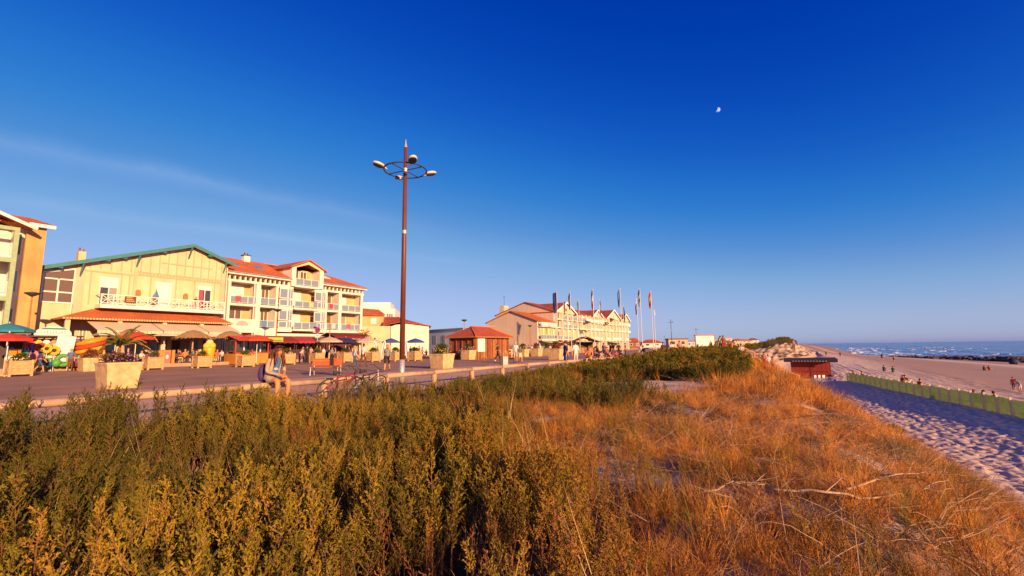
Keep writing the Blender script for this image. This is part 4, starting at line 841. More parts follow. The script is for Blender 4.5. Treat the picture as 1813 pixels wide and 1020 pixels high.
def wood_planter(loc, label, seed, s=1.0):
    T = thing('wooden_planter', label, 'planter', loc, ROT, 'wooden planters along the terraces'); T.scale = (s, s, s); w = .48; rng = random.Random(seed)
    for sx in (-1, 1):
        for sy in (-1, 1): MB().box(sx * w - .06, sx * w + .06, sy * w - .06, sy * w + .06, 0, 1.0).build('corner_post', plank, T)
    for k, (ax, sg) in enumerate((('x', -1), ('x', 1), ('y', -1), ('y', 1))):
        Mx = Matrix.Rotation(R(90), 4, 'Z') if ax == 'x' else Matrix.Identity(4)
        for j in range(4): MB().box(-w + .065, w - .065, sg * w - .02, sg * w + .02, .12 + j * .19, .30 + j * .19).xf(Mx).build('plank', plank, T)
        yy = sg * (w + .03)
        br = MB().bar((-w + .07, yy, .16), (w - .07, yy, .84), .03, .07, (0, 0, 1)).xf(Mx).build('brace', plank, T); MB().bar((-w + .07, yy * 1.004, .84), (w - .07, yy * 1.004, .16), .026, .07).xf(Mx).build('brace', plank, T)
        MB().box(-w + .065, w - .065, sg * w - .035, sg * w + .035, .885, .96).xf(Mx).build('top_rail', plank, T)
    MB().box(-w + .03, w - .03, -w + .03, w - .03, .8, .9).build('soil', MATS['soil'], T); f = MB(); foliage(f, (0, 0, 1.0), .42, 380, .11, rng, 1.2); foliage(f, (.1, .1, 1.15), .3, 160, .13, rng, 1.5)
    o = f.build('foliage', m_pl, T); o['kind'] = 'stuff'; g = MB()
    for i in range(30): g.ball((rng.uniform(-.45, .45), rng.uniform(-.45, .45), 1.0 + rng.uniform(0, .12)), .04, 5, 3)
    o = g.build('flower', flw[seed % 4], T); o['kind'] = 'stuff'; return T
for i, (px, py, lb) in enumerate(((22, 667, 'wooden cross-braced planter at the left edge, beside the toy stall'), (265, 655, 'wooden planter right of the big palm planter'), (353, 652, 'wooden planter in front of the yellow ice cream sign'), (431, 650, 'wooden planter before the orange snack kiosk'), (505, 646, 'wooden planter just right of the seated woman'), (560, 642, 'wooden planter behind the left end of the bench'), (610, 642, 'wooden planter behind the right end of the bench'), (660, 641, 'wooden planter right of the man in white shirt'), (700, 640, 'wooden planter directly left of the tall lamp mast'), (735, 639, 'wooden planter right of the tall lamp mast by the blue parasol'))):
    wood_planter(G(px, py) + AB(.3, -.35), lb, i, 1.0 if px < 500 else 1.08)

# bench, bin, signs
bp_ = G(577, 664)
T = thing('park_bench', 'park bench with red orange wooden slats on metal legs', 'bench', bp_, R(4))
for j in range(3): MB().box(-.8, .8, .16 + j * .015, .20 + j * .015, .52 + j * .13, .635 + j * .13).build('back_slat', mat('bench_slat', (.55, .12, .03), .6, .2, 6), T)
for j in range(3): MB().box(-.8, .8, -.36 + j * .16, -.22 + j * .16, .42, .455).build('seat_slat', MATS['bench_slat'], T)
for x in (-.72, .72):
    MB().tube([(x, .25, 0), (x, .2, .42), (x, .24, .86)], .025, 8).build('back_leg', steel, T); MB().tube([(x, -.38, 0), (x, -.34, .40), (x, .2, .405)], .025, 8).build('front_leg', steel, T)
T = thing('litter_bin', 'grey litter bin with looped steel handle behind the log rail', 'bin', G(894, 649.5), R(10))
MB().box(-.15, .2, -.16, .16, .08, .72).build('bin_body', mat('bin_grey', (.55, .53, .48), .5, .1, 5), T); MB().box(-.34, -.18, -.14, .14, 0, .78).build('bin_post', dkmetal, T)
MB().tube([(-.13 + .16 - .16 * math.cos(t), 0, .72 + .42 * math.sin(t)) for t in [math.pi * k / 10 for k in range(11)]], .02, 8).build('handle', steel, T)
T = thing('no_parking_sign', 'round blue and red no-parking sign on a post before the apartment house', 'road sign', onb(561.6, -48.5), R(0))
MB().tube([(0, 0, 0), (0, 0, 4.1)], .035, 8).build('post', steel, T)
q = R(18); dsc = MB().cyl((0, 0, 0), (0, -.02, 0), .33, None, 24).build('disc', flat((.03, .05, .35)), T, loc=(0, -.05, 3.75)); rgm = flat((.55, .02, .05))
m = MB(); m.torus((0, 0, 0), .28, .05, 28, 6, .3); m.xf(Matrix.Rotation(R(90), 4, 'X')); m.build('red_ring', rgm, dsc, loc=(0, -.025, 0)); MB().bar((-.2, -.03, .2), (.2, -.03, -.2), .015, .08).build('red_bar', rgm, dsc)
MB().box(-.26, .26, -.06, -.04, 2.85, 3.28).build('plate', w_white2, T); MB().box(-.15, .15, -.07, -.061, 3.02, 3.08).build('mark', dkmetal, T)
T = thing('information_board', 'white notice panel standing in front of the kiosk', 'notice board', DP(852, 618, 50) * 1.0, R(25)); T.location.z = 0
for x in (-.33, .33): MB().box(x - .03, x + .03, -.03, .03, 0, 2.3).build('post', wood, T)
MB().box(-.42, .42, -.06, -.032, .95, 2.35).build('panel', w_white2, T)
for j in range(5): MB().box(-.33, .33 - .1 * (j % 3), -.07, -.061, 1.2 + j * .2, 1.24 + j * .2).build('print_line', flat((.5, .42, .36)), T)
bp2 = DP(1249, 612, 78); T = thing('notice_board', 'wide white notice board with brown frame behind the dune hill', 'notice board', (bp2.x, bp2.y, 0), R(8))
for x in (-1.75, 1.75): MB().box(x - .08, x + .08, -.08, .08, 0, 3.05).build('post', wood, T)
MB().box(-1.67, 1.67, -.04, .04, 1.1, 2.85).build('panel', w_white2, T); MB().box(-1.9, 1.9, -.2, .2, 2.9, 3.05).build('cap', wood, T); MB().box(-.5, .6, -.055, -.041, 2.45, 2.55).build('print_line', flat((.5, .2, .16)), T); MB().box(-1.4, -.3, -.055, -.041, 1.9, 1.97).build('print_line', flat((.45, .42, .42)), T)

# bicycles leaning at the rail
def bicycle(loc, rz, lean, label, col, basket=None):
    T = thing('bicycle', label, 'bicycle', loc, rz); T.rotation_euler.x = lean; T.scale = (.88,) * 3
    for x in (-.5, .52):
        w = MB(); w.torus((0, 0, 0), .32, .022, 28, 6); w.xf(Matrix.Rotation(R(90), 4, 'X')); wh = w.build('wheel', dkmetal, T, loc=(x, 0, .34))
        for k in range(8): MB().cyl((0, 0, 0), (.3 * math.cos(k * .785), 0, .3 * math.sin(k * .785)), .004, None, 4).build('spoke', steel, wh)
    cm_ = flat(col, .35); f = MB()
    for a_, b_ in (((-.5, .34), (-.12, .32)), ((-.12, .32), (-.25, .78)), ((-.5, .34), (-.22, .7)), ((-.12, .32), (.36, .72)), ((-.23, .70), (.34, .80))): f.cyl((a_[0], 0, a_[1]), (b_[0], 0, b_[1]), .02, None, 8)
    f.build('frame', cm_, T); MB().tube([(.32, 0, .88), (.38, 0, .68), (.52, 0, .34)], [.02, .02, .015], 8).build('fork', w_white2 if sum(col) < .12 else dkmetal, T)
    MB().tube([(.16, -.3, .98), (.26, -.22, .99), (.33, 0, .92), (.26, .22, .99), (.16, .3, .98)], .014, 8).build('handlebar', dkmetal, T); MB().tube([(-.42, 0, .86), (-.3, 0, .87), (-.14, 0, .85)], [.08, .07, .02], 8, flat_=.5).build('saddle', dkmetal, T)
    MB().cyl((-.25, 0, .76), (-.28, 0, .86), .014, None, 6).build('seat_post', steel, T); MB().cyl((-.12, -.14, .30), (-.12, .14, .34), .012, None, 6).torus((-.12, .03, .32), .09, .008, 16, 4).build('crank', steel, T)
    if basket: MB().frus(.38, .68, -.16, .16, .72, .98, .04).build('basket', flat(basket), T)
    return T
p = onb(603, -10.95, .05); bicycle(p, R(52), R(24), 'red bicycle leaning on the log rail by the bench', (.32, .025, .02)); p = onb(645, -10.95, .05); bicycle(p, R(56), R(24), 'black bicycle with white fork leaning on the log rail left of the lamp mast', (.03, .03, .035))

# flag poles
pole_m = mat('pole_white', (.70, .60, .52), .45, .08, 3)
def flagpole(px, d, h, label, cols, droop, side, L=2.6):
    p = DP(px, 612, d); T = thing('flagpole', label, 'flagpole', (p.x, p.y, 0), R(side), 'flagpoles by the hotel'); MB().tube([(0, 0, 0), (0, 0, h)], [.075, .045], 8).build('pole', pole_m, T); MB().ball((0, 0, h + .05), .07, 8, 5).build('ball', steel, T)
    n, mrow = 6, 9; f = MB(); w = .62                  # cloth hanging in folds from the hoist
    def pt(i, j):
        u_, v_ = i / n, j / mrow; return (.05 + w * u_ * (1 - .55 * v_ * (1 - droop)) * (.45 + droop), .12 * math.sin(u_ * 9 + v_ * 3) * (.4 + u_), h - .1 - L * v_ - u_ * (1 - droop) * 1.0)
    for i in range(n):
        for j in range(mrow):
            f.cur = min(int((j / mrow if cols[0] == 'h' else i / n) * (len(cols) - 1)), len(cols) - 2); f.add([pt(i, j), pt(i + 1, j), pt(i + 1, j + 1), pt(i, j + 1)], [(0, 1, 2, 3)])
    f.build('flag', [flat(c) for c in cols[1:]], T, True); return T
NV, WH, RD, BK, YE, SB, GN = (.02, .03, .14), (.7, .68, .66), (.55, .04, .03), (.03, .03, .04), (.6, .4, .05), (.08, .25, .55), (.04, .2, .12)
for a in ((988, 84, 11.5, 'flagpole with a wide navy blue flag blown left, left end of the group', ('v', NV, NV), .75, 190, 3.4), (999.5, 96, 11.3, 'flagpole with a black red and yellow flag near the left end', ('h', BK, RD, YE), .1, 20), (1012, 83, 11.4, 'flagpole with dark navy flag above the first hotel gable', ('h', NV, (.2, .18, .2), NV), .1, 190),
          (1027, 96, 11.3, 'flagpole with a green and teal flag before the red roof', ('h', GN, (.05, .2, .22), RD), .1, 160), (1053, 80, 11.5, 'flagpole with a blue white and red tricolour', ('h', NV, WH, RD), .1, 200, 3.0), (1064, 96, 11.3, 'flagpole with a blue and white flag and red tip', ('h', NV, WH, RD), .05, 20),
          (1102, 80, 11.5, 'flagpole with a light blue flag streaming left', ('v', SB, SB), .35, 188, 2.8), (1106, 88, 9.2, 'shorter flagpole with dark furled flag at the end of the hotel', ('h', BK, (.1, .1, .1)), .0, 10), (1131, 93, 11.0, 'flagpole with striped blue and white flag', ('h', WH, NV, WH, NV), .1, 190),
          (1137.5, 80, 11.5, 'flagpole with black and white flag right of the striped one', ('h', BK, WH, BK, WH), .1, 185), (1157, 82, 11.2, 'flagpole with a red and yellow flag, right end of the group', ('h', RD, YE, RD), .3, 195), (1161, 96, 9.0, 'bare flagpole behind the red and yellow flag', ('h', WH, WH), .0, 10, .3)): flagpole(*a)

# ------------------------------------------------------------------ people
def skel(kind, rng=None):
    J = {}; A_ = lambda k, x, y, z: J.__setitem__(k, Vector((x, y, z)))
    A_('pel', 0, 0, .95); A_('sp', 0, 0, 1.12); A_('ch', 0, .0, 1.30); A_('nk', 0, -.01, 1.45); A_('hd', 0, -.03, 1.54); A_('ht', 0, -.03, 1.66)
    for s, n_ in ((-1, 'L'), (1, 'R')):
        A_('sh' + n_, s * .17, 0, 1.39); A_('el' + n_, s * .22, .02, 1.11); A_('wr' + n_, s * .23, -.05, .87); A_('ha' + n_, s * .22, -.08, .75)
        A_('hp' + n_, s * .09, 0, .90); A_('kn' + n_, s * .095, -.02, .50); A_('an' + n_, s * .10, .02, .09); A_('to' + n_, s * .12, -.14, .04)
    if kind.startswith('walk'):
        g = 1 if kind == 'walk' else -1
        for n_, s in (('L', g), ('R', -g)):
            J['kn' + n_].y -= .15 * s + .04; J['an' + n_].y -= .30 * s if s > 0 else .32 * s; J['to' + n_].y -= .30 * s if s > 0 else .32 * s; J['an' + n_].z += 0 if s > 0 else .06
            J['wr' + n_].y += .22 * s; J['ha' + n_].y += .26 * s; J['el' + n_].y += .08 * s
    if kind in ('sit', 'rail', 'ground', 'groundb'):
        dz = {'sit': -.43, 'rail': -.38, 'ground': -.82, 'groundb': -.82}[kind]; ln = {'sit': -.02, 'rail': -.12, 'ground': -.10, 'groundb': .22}[kind]
        for k in ('pel', 'sp', 'ch', 'nk', 'hd', 'ht', 'shL', 'shR', 'elL', 'elR', 'wrL', 'wrR', 'haL', 'haR'):
            J[k].y += ln * max(0, (J[k].z - .95)) / .5; J[k].z += dz
        for s, n_ in ((-1, 'L'), (1, 'R')):
            J['hp' + n_].z += dz
            if kind in ('sit', 'rail'):
                z = .95 + dz; J['kn' + n_] = Vector((s * .12, -.42, z + .0)); J['an' + n_] = Vector((s * .13, -.40, max(.09, z - .44))); J['to' + n_] = J['an' + n_] + Vector((0, -.16, -.05))
                J['el' + n_] = Vector((s * .23, -.08 + ln, z + .20)); J['wr' + n_] = Vector((s * .12, -.28, z + .16)); J['ha' + n_] = Vector((s * .08, -.37, z + .13))
            else:
                J['kn' + n_] = Vector((s * .13, -.36, .42)); J['an' + n_] = Vector((s * .12, -.58, .08)); J['to' + n_] = Vector((s * .13, -.74, .06))
                if kind == 'ground': J['el' + n_] = Vector((s * .2, -.25, .38)); J['wr' + n_] = Vector((s * .10, -.42, .34)); J['ha' + n_] = Vector((s * .02, -.46, .32))
                else: J['el' + n_] = Vector((s * .24, .22, .36)); J['wr' + n_] = Vector((s * .26, .30, .12)); J['ha' + n_] = Vector((s * .27, .30, .05))
    if kind == 'bend':
        for k in ('sp', 'ch', 'nk', 'hd', 'ht', 'shL', 'shR', 'elL', 'elR', 'wrL', 'wrR', 'haL', 'haR'):
            q = J[k] - J['pel']; t = R(40); J[k] = J['pel'] + Vector((q.x, q.y * math.cos(t) - q.z * math.sin(t), q.z * math.cos(t) + q.y * math.sin(t)))
        for n_ in 'LR': J['wr' + n_] = J['el' + n_] + Vector((0, -.1, -.24)); J['ha' + n_] = J['wr' + n_] + Vector((0, -.04, -.1))
    if kind == 'arms':
        for n_, s in (('L', -1), ('R', 1)): J['wr' + n_] = Vector((s * .14, -.24, 1.14)); J['ha' + n_] = Vector((s * .08, -.3, 1.2))
    return J
BONES = [('pel', 'sp', 1), ('sp', 'ch', 1), ('ch', 'nk', 1), ('nk', 'hd', 0), ('hd', 'ht', 0)]
for n_ in 'LR': BONES += [('ch', 'sh' + n_, 1), ('sh' + n_, 'el' + n_, 1), ('el' + n_, 'wr' + n_, 4), ('wr' + n_, 'ha' + n_, 0), ('pel', 'hp' + n_, 2), ('hp' + n_, 'kn' + n_, 2), ('kn' + n_, 'an' + n_, 5), ('an' + n_, 'to' + n_, 3)]
RADII = {'pel': (.155, .115), 'sp': (.135, .10), 'ch': (.155, .11), 'nk': (.055, .055), 'hd': (.078, .09), 'ht': (.07, .08), 'sh': (.062, .062), 'el': (.046, .046), 'wr': (.030, .034), 'ha': (.028, .022), 'hp': (.092, .092), 'kn': (.062, .062), 'an': (.042, .046), 'to': (.042, .03)}
def body_mesh(J, name, sub=1, extra=None, radii=None):
    keys = list(J); idx = {k: i for i, k in enumerate(keys)}; ed = [(idx[a], idx[b]) for a, b, c in BONES] + [(idx[a], idx[b]) for a, b in (extra or [])]
    me = bpy.data.meshes.new(name); me.from_pydata([J[k] for k in keys], ed, []); o = bpy.data.objects.new('tmp', me); COL.objects.link(o)
    o.modifiers.new('s', 'SKIN'); RR = dict(RADII); RR.update(radii or {})
    for i, k in enumerate(keys):
        sv = me.skin_vertices[0].data[i]; sv.radius = RR.get(k) or RR[k[:2]]; sv.use_root = (k == 'pel')
    ss = o.modifiers.new('u', 'SUBSURF'); ss.levels = sub; ss.render_levels = sub
    bpy.context.view_layer.update(); dg = bpy.context.evaluated_depsgraph_get(); r = bpy.data.meshes.new_from_object(o.evaluated_get(dg)); r.name = name
    bpy.data.objects.remove(o); bpy.data.meshes.remove(me)
    segs = [(J[a], J[b], c) for a, b, c in BONES] + [(J[a], J[b], 0) for a, b in (extra or [])]
    r.materials.clear()
    for c in range(6): r.materials.append(None)
    for p in r.polygons:
        c = p.center; best = 9; mi = 0
        for a, b, m in segs:
            ab_ = b - a; t = max(0, min(1, (c - a).dot(ab_) / ab_.length_squared)); d = (c - (a + ab_ * t)).length
            if d < best: best = d; mi = m
        p.material_index = mi; p.use_smooth = True
    return r
def hair_mesh(J, long_=False):
    m = MB(); h = J['hd'].lerp(J['ht'], .55); m.ball((h.x, h.y + .025, h.z + .02), (.088, .10, .105), 12, 8, .05, random.Random(2))
    if long_:
        b = J['nk'] + Vector((0, .07, -.14)); m.tube([h + Vector((0, .06, 0)), h + Vector((0, .1, -.12)), b], [.08, .08, .04], 10)
    return m.mesh('hair', flat((.05, .025, .015)), True)
def face_mesh(J):
    h = J['hd'].lerp(J['ht'], .4); m = MB(); m.tube([h + Vector((0, -.085, .03)), h + Vector((0, -.118, -.005)), h + Vector((0, -.09, -.02))], [.008, .014, .01], 6); return m.mesh('nose', None, True)
POSES = {k: (skel(k),) for k in ('stand', 'walk', 'walkb', 'sit', 'rail', 'ground', 'groundb', 'bend', 'arms')}
PM = {k: (body_mesh(v[0], 'body_' + k), hair_mesh(v[0]), hair_mesh(v[0], True)) for k, v in POSES.items()}
SK = mat('skin', (.62, .27, .13), .6, .08, 6); SK2 = mat('tanned_skin', (.50, .19, .08), .6, .08, 6); SHOE = flat((.10, .06, .05))
def person(loc, face, pose, label, top, bot, h=1.7, long_sleeve=False, long_leg=True, hair=(.05, .025, .015), long_hair=False, skin=None, shoe=None, skirt=False, group=None):
    """face: direction looked at, degrees clockwise from the view direction (+Y)"""
    me, h0, h1 = PM[pose]; o = bpy.data.objects.new('person', me); COL.objects.link(o); o.location = loc; o.rotation_euler.z = R(180 - face); o.scale = (h / 1.72,) * 3
    sk = skin or SK; T_, B_ = flat(top), flat(bot)
    for i, m in enumerate((sk, T_, B_, shoe or SHOE, T_ if long_sleeve else sk, B_ if long_leg else sk)): s = o.material_slots[i]; s.link = 'OBJECT'; s.material = m
    hm = bpy.data.objects.new('hair', h1 if long_hair else h0); COL.objects.link(hm); hm.parent = o; hm.material_slots[0].link = 'OBJECT'; hm.material_slots[0].material = flat(hair)
    if skirt:
        MB().lathe([(.15, 1.02), (.17, .92), (.22, .62), (.0, .62)], 14, sy=.8).build('skirt', B_, o)
    return tag(o, label, 'person', group)
# walkers and standing figures on the plaza (feet located from the photograph)
W_, GY, BL, DK, RD_, TN, JN, BR_ = (.75, .70, .66), (.25, .22, .22), (.10, .16, .34), (.02, .02, .025), (.55, .05, .04), (.5, .3, .15), (.06, .08, .16), (.13, .06, .035)
person(G(685, 658), 175, 'walk', 'woman in grey top and dark shorts walking left of the lamp mast', GY, DK, 1.66, True, False, (.35, .16, .06), True)
person(G(643, 650), 10, 'walk', 'man in white shirt and brown trousers walking away', (.72, .66, .64), BR_, 1.82, False, True)
person(G(627, 655), 60, 'walkb', 'woman in pale blue top and jeans with orange bag', (.42, .55, .68), JN, 1.64, True, True, (.42, .2, .06), True)
T = tag(MB().ball((0, 0, 0), (.13, .08, .17), 10, 6).build('shoulder_bag', flat((.75, .17, .02)), None, True, loc=G(634, 655) + Vector((0, .1, .85))), 'orange shoulder bag carried by the woman in pale blue', 'bag')
person(onb(531, -44.5), 60, 'bend', 'man in white T-shirt and blue jeans bending forward', W_, (.04, .07, .2), 1.75)
person(onb(544, -41.5), 0, 'stand', 'man dressed all in black seen from behind', DK, DK, 1.85, True)
person(onb(560, -46), 180, 'arms', 'woman in red flowered dress beside the no-parking sign', (.5, .1, .1), (.5, .12, .12), 1.65, skirt=True, long_leg=False, long_hair=True)
person(onb(573, -45.5), 190, 'stand', 'person in white top and dark trousers left of the street lamp', W_, DK, 1.68)
person(onb(598, -46), 100, 'sit', 'person in red top sitting at the terrace right of the street lamp', RD_, DK, 1.7)
person(onb(606, -47), 250, 'sit', 'person in white top sitting opposite the one in red', W_, JN, 1.7)
person(onb(742, -47), 10, 'walk', 'person in bright red T-shirt right of the lamp mast', (.75, .06, .02), (.55, .4, .3), 1.75, long_leg=False)
person(onb(731, -47), 40, 'walkb', 'woman with blond hair and white top beside the red T-shirt', W_, DK, 1.66, hair=(.6, .4, .15), long_hair=True)
person(onb(727, -46), 10, 'stand', 'person in dark clothes half hidden by the lamp mast', DK, DK, 1.7, True)
person(onb(755, -45), 200, 'sit', 'bare armed person sitting on the low wall right of the lamp mast', (.55, .4, .36), (.5, .36, .3), 1.65, long_leg=False)
person(onb(770, -44), 180, 'sit', 'person with red cap sitting behind the rusty planter', (.6, .1, .1), (.6, .5, .4), 1.65, hair=(.6, .03, .03))
person(onb(812, -40), 150, 'stand', 'person in yellow top standing left of the kiosk planter', (.65, .45, .15), DK, 1.65)
person(onb(806, -40), 200, 'walk', 'person in white top walking in the shade of the kiosk', W_, JN, 1.7)
person(onb(878, -33), 190, 'stand', 'child in red standing under the kiosk eaves', RD_, JN, 1.35)
person(G(881, 640), 100, 'walk', 'man in black with bare arms walking in front of the planters', DK, DK, 1.78, shoe=w_white2)
person(G(913, 642), 190, 'stand', 'tall figure in white shirt and pale shorts by the litter bin', W_, (.5, .45, .4), 1.85, long_leg=False, hair=(.5, .4, .3))
person(G(921, 643), 160, 'walkb', 'person with bare legs and pale skirt right of the litter bin', (.12, .10, .10), (.6, .55, .3), 1.5, skirt=True, long_leg=False)
person(G(903, 644), 90, 'sit', 'person in red seated just behind the litter bin', RD_, DK, 1.5)
person(onb(936, -33), 170, 'stand', 'person in dark violet standing between the hotel planters', (.12, .06, .18), DK, 1.7)
person(onb(941, -34), 200, 'walk', 'person in white and black left of the hotel awning', W_, DK, 1.68)
person(onb(962, -34), 190, 'stand', 'person in pink standing behind the middle hotel planter', (.6, .3, .3), JN, 1.65)
person(onb(980, -33), 120, 'stand', 'person in pale shirt behind the third hotel planter', (.6, .55, .5), BR_, 1.7)
# group at the rail
ra = lambda px: toab(onb(px, -11.9))[0]
person(AB(ra(1006), -12.1), 250, 'stand', 'man in navy blue shirt and blue shorts leaning at the rail', NV, (.06, .13, .35), 1.72, long_leg=False)
person(AB(ra(1020), -11.0), 200, 'rail', 'bare chested man in khaki trousers sitting on the rail', (.62, .24, .10), (.55, .33, .12), 1.8, hair=(.25, .08, .03), skin=SK2)
person(AB(ra(1012), -12.3), 130, 'stand', 'woman in dark red top standing behind the sitting man', (.18, .03, .05), DK, 1.66, long_hair=True)
person(AB(ra(1031), -12.4), 340, 'stand', 'man in white T-shirt and white shorts seen from behind at the rail', W_, (.62, .56, .5), 1.72, long_leg=False)
person(AB(ra(1131), -11.4), 250, 'rail', 'man in black vest and white shirt sitting at the end of the rail', DK, (.7, .66, .6), 1.78, hair=(.3, .1, .04))
person(AB(ra(1137), -12.0), 200, 'stand', 'person in white beside the man at the end of the rail', W_, (.3, .25, .3), 1.55, True)
crowd = [(1057, -19, 'stand', (.65, .35, .06), DK, 'man in orange yellow shirt in the crowd before the hotel'), (1052, -17, 'sit', (.10, .08, .22), DK, 'person in dark blue sitting in the crowd, leftmost'), (1046, -17.5, 'ground', TN, DK, 'person in tan sitting on the ground left in the crowd'), (1060, -15, 'ground', (.62, .25, .1), (.6, .25, .1), 'sunburnt person sitting on the pavement edge'), (1069, -18, 'stand', (.2, .04, .06), DK, 'woman in dark red standing in the middle of the crowd'), (1074, -18, 'sit', (.45, .12, .25), DK, 'person in pink sitting beside the woman in dark red'), (1077, -16, 'ground', (.6, .22, .1), RD_, 'person in red shorts sitting on the ground in the crowd'),
         (1081, -17, 'stand', DK, DK, 'tall man in black standing in the crowd'), (1086, -17.5, 'walk', (.06, .06, .08), JN, 'man in charcoal shirt beside the tall man in black'), (1090, -16, 'ground', RD_, DK, 'person in red sitting at the feet of the men in black'), (1095, -17, 'stand', (.05, .03, .03), DK, 'woman in long black dress right in the crowd'), (1107, -18, 'stand', (.15, .05, .08), DK, 'person in maroon at the right end of the crowd'), (1101, -15.5, 'ground', (.08, .07, .12), DK, 'person in dark clothes sitting near the right end of the crowd'), (1040, -19, 'sit', (.3, .2, .12), BR_, 'person in brown sitting before the thatched bar'), (1064, -16.5, 'ground', (.35, .3, .5), JN, 'person in lilac sitting on the ground in the crowd')]
for i, (px, b, po, t_, b_, lb) in enumerate(crowd): person(onb(px, b), [200, 120, 250, 60, 170][i % 5], po, lb, t_, b_, 1.72, long_hair=i % 3 == 1, group='crowd before the hotel')
# on the dune and its stairs
def dz(a, b): return AB(a, b, ground_z(a, b))
def ondune(px, a):
    d = RAY(px, 612); ca = d.x * UX + d.y * UY; cb = d.x * NX + d.y * NY; return a, cb / ca * a
for px, a, po, t_, b_, lb in ((1174, 46, 'stand', (.1, .06, .06), DK, 'person in dark top behind the dune hill, leftmost of three'), (1188, 47, 'stand', W_, DK, 'person in white behind the dune hill below the far lamp mast'), (1203, 46, 'stand', (.55, .28, .15), DK, 'person in tan top behind the dune hill'), (1276, 52, 'stand', (.55, .55, .1), DK, 'person in yellow green right of the notice board'), (1281, 51, 'walk', (.4, .06, .08), RD_, 'person in crimson on the dune path')):
    a_, b_2 = ondune(px, a); person(dz(a_, b_2), 200, po, lb, t_, b_, 1.75)
# ------------------------------------------------------------------ the woman sitting on the rail
wa, wb = toab(onb(484, -11.30)); wloc = AB(wa, -11.28, 0); V = lambda x, y, z: Vector((x, y, z))
J = {'pel': V(0, 0, .64), 'sp': V(0, -.03, .82), 'ch': V(0, -.10, 1.00), 'nk': V(.0, -.18, 1.15), 'hd': V(.0, -.235, 1.225), 'ht': V(.0, -.27, 1.34)}
for s, n_ in ((-1, 'L'), (1, 'R')):
    J['sh' + n_] = V(s * .165, -.10, 1.08); J['el' + n_] = V(s * .215, -.13, .80); J['wr' + n_] = V(s * .07, -.36, .735); J['ha' + n_] = V(s * .035, -.43, .715)
    J['hp' + n_] = V(s * .09, -.03, .62); J['kn' + n_] = V(s * .13, -.46, .60); J['an' + n_] = V(s * .12, -.42, .12); J['to' + n_] = V(s * .14, -.58, .05)
ex = []; rd = {}
for s, n_ in ((-1, 'L'), (1, 'R')):
    for k in range(4):
        b0 = J['ha' + n_]; x = s * (-.024 + .016 * k); L = (.066, .078, .072, .056)[k]
        J['f%d%sa' % (k, n_)] = b0 + V(x, -.03, -.006); J['f%d%sb' % (k, n_)] = b0 + V(x, -.03 - L * .5, -.016); J['f%d%sc' % (k, n_)] = b0 + V(x * .9, -.03 - L * .8, -.05)
        ex += [('ha' + n_, 'f%d%sa' % (k, n_)), ('f%d%sa' % (k, n_), 'f%d%sb' % (k, n_)), ('f%d%sb' % (k, n_), 'f%d%sc' % (k, n_))]
        for q in 'abc': rd['f%d%s%s' % (k, n_, q)] = (.0085, .0085)
    J['t' + n_ + 'a'] = J['wr' + n_].lerp(J['ha' + n_], .5) + V(-s * .035, -.02, .012); J['t' + n_ + 'b'] = J['ha' + n_] + V(-s * .04, -.035, .01); ex += [('wr' + n_, 't' + n_ + 'a'), ('t' + n_ + 'a', 't' + n_ + 'b')]; rd['t' + n_ + 'a'] = rd['t' + n_ + 'b'] = (.010, .010)
rd.update({'ch': (.135, .095), 'sp': (.115, .09), 'pel': (.15, .12), 'sh': (.052, .052), 'hd': (.072, .085), 'ht': (.062, .075)})
me = body_mesh(J, 'seated_body', 2, ex, rd)
for p in me.polygons:
    c = p.center
    if p.material_index == 2 and c.y < -.26: p.material_index = 0
    if p.material_index == 1 and abs(c.x) > .14 and c.z > .72: p.material_index = 4
    if p.material_index == 5: p.material_index = 0
wm = bpy.data.objects.new('person', me); COL.objects.link(wm); wm.location = wloc; wm.rotation_euler.z = R(180 - 122); wm.scale = (1.07,) * 3
card = mat('beige_knit', (.50, .33, .24), .9, .15, 25, .4, 90); blue_t = mat('blue_shirt', (.05, .20, .48), .8, .12, 14)
SKW = mat('sunlit_skin', (.66, .26, .11), .55, .06, 8)  # orange skin tone of the seated woman
for i, m in enumerate((SKW, blue_t, mat('cream_shorts', (.66, .58, .42), .85, .12, 20), SHOE, card, SKW)): wm.material_slots[i].link = 'OBJECT'; wm.material_slots[i].material = m
tag(wm, 'woman in beige cardigan and blue top sitting on the log rail, looking down', 'person')
c = MB(); rings = [(J['pel'] + V(0, .02, -.02), .19, .155), (J['sp'] + V(0, .02, 0), .165, .14), (J['ch'] + V(0, .01, 0), .18, .135), (J['ch'] + V(0, -.01, .09), .165, .105), (J['nk'] + V(0, .03, -.03), .085, .08)]
n_ = 15; vs = []
for p, rx, ry in rings:
    for k in range(n_):
        t = R(-62 + 304 * k / (n_ - 1)); vs.append((p.x + rx * math.cos(t), p.y + ry * math.sin(t), p.z + .012 * math.sin(k * 2.3)))
c.add(vs, [(i * n_ + k, i * n_ + k + 1, (i + 1) * n_ + k + 1, (i + 1) * n_ + k) for i in range(4) for k in range(n_ - 1)])
cg = c.build('cardigan', card, wm, True); sd = cg.modifiers.new('thick', 'SOLIDIFY'); sd.thickness = .012
hm = MB(); H = J['hd'].lerp(J['ht'], .5); rh = random.Random(8); hm.ball((H.x, H.y + .035, H.z + .03), (.094, .105, .10), 14, 9, .04, rh)
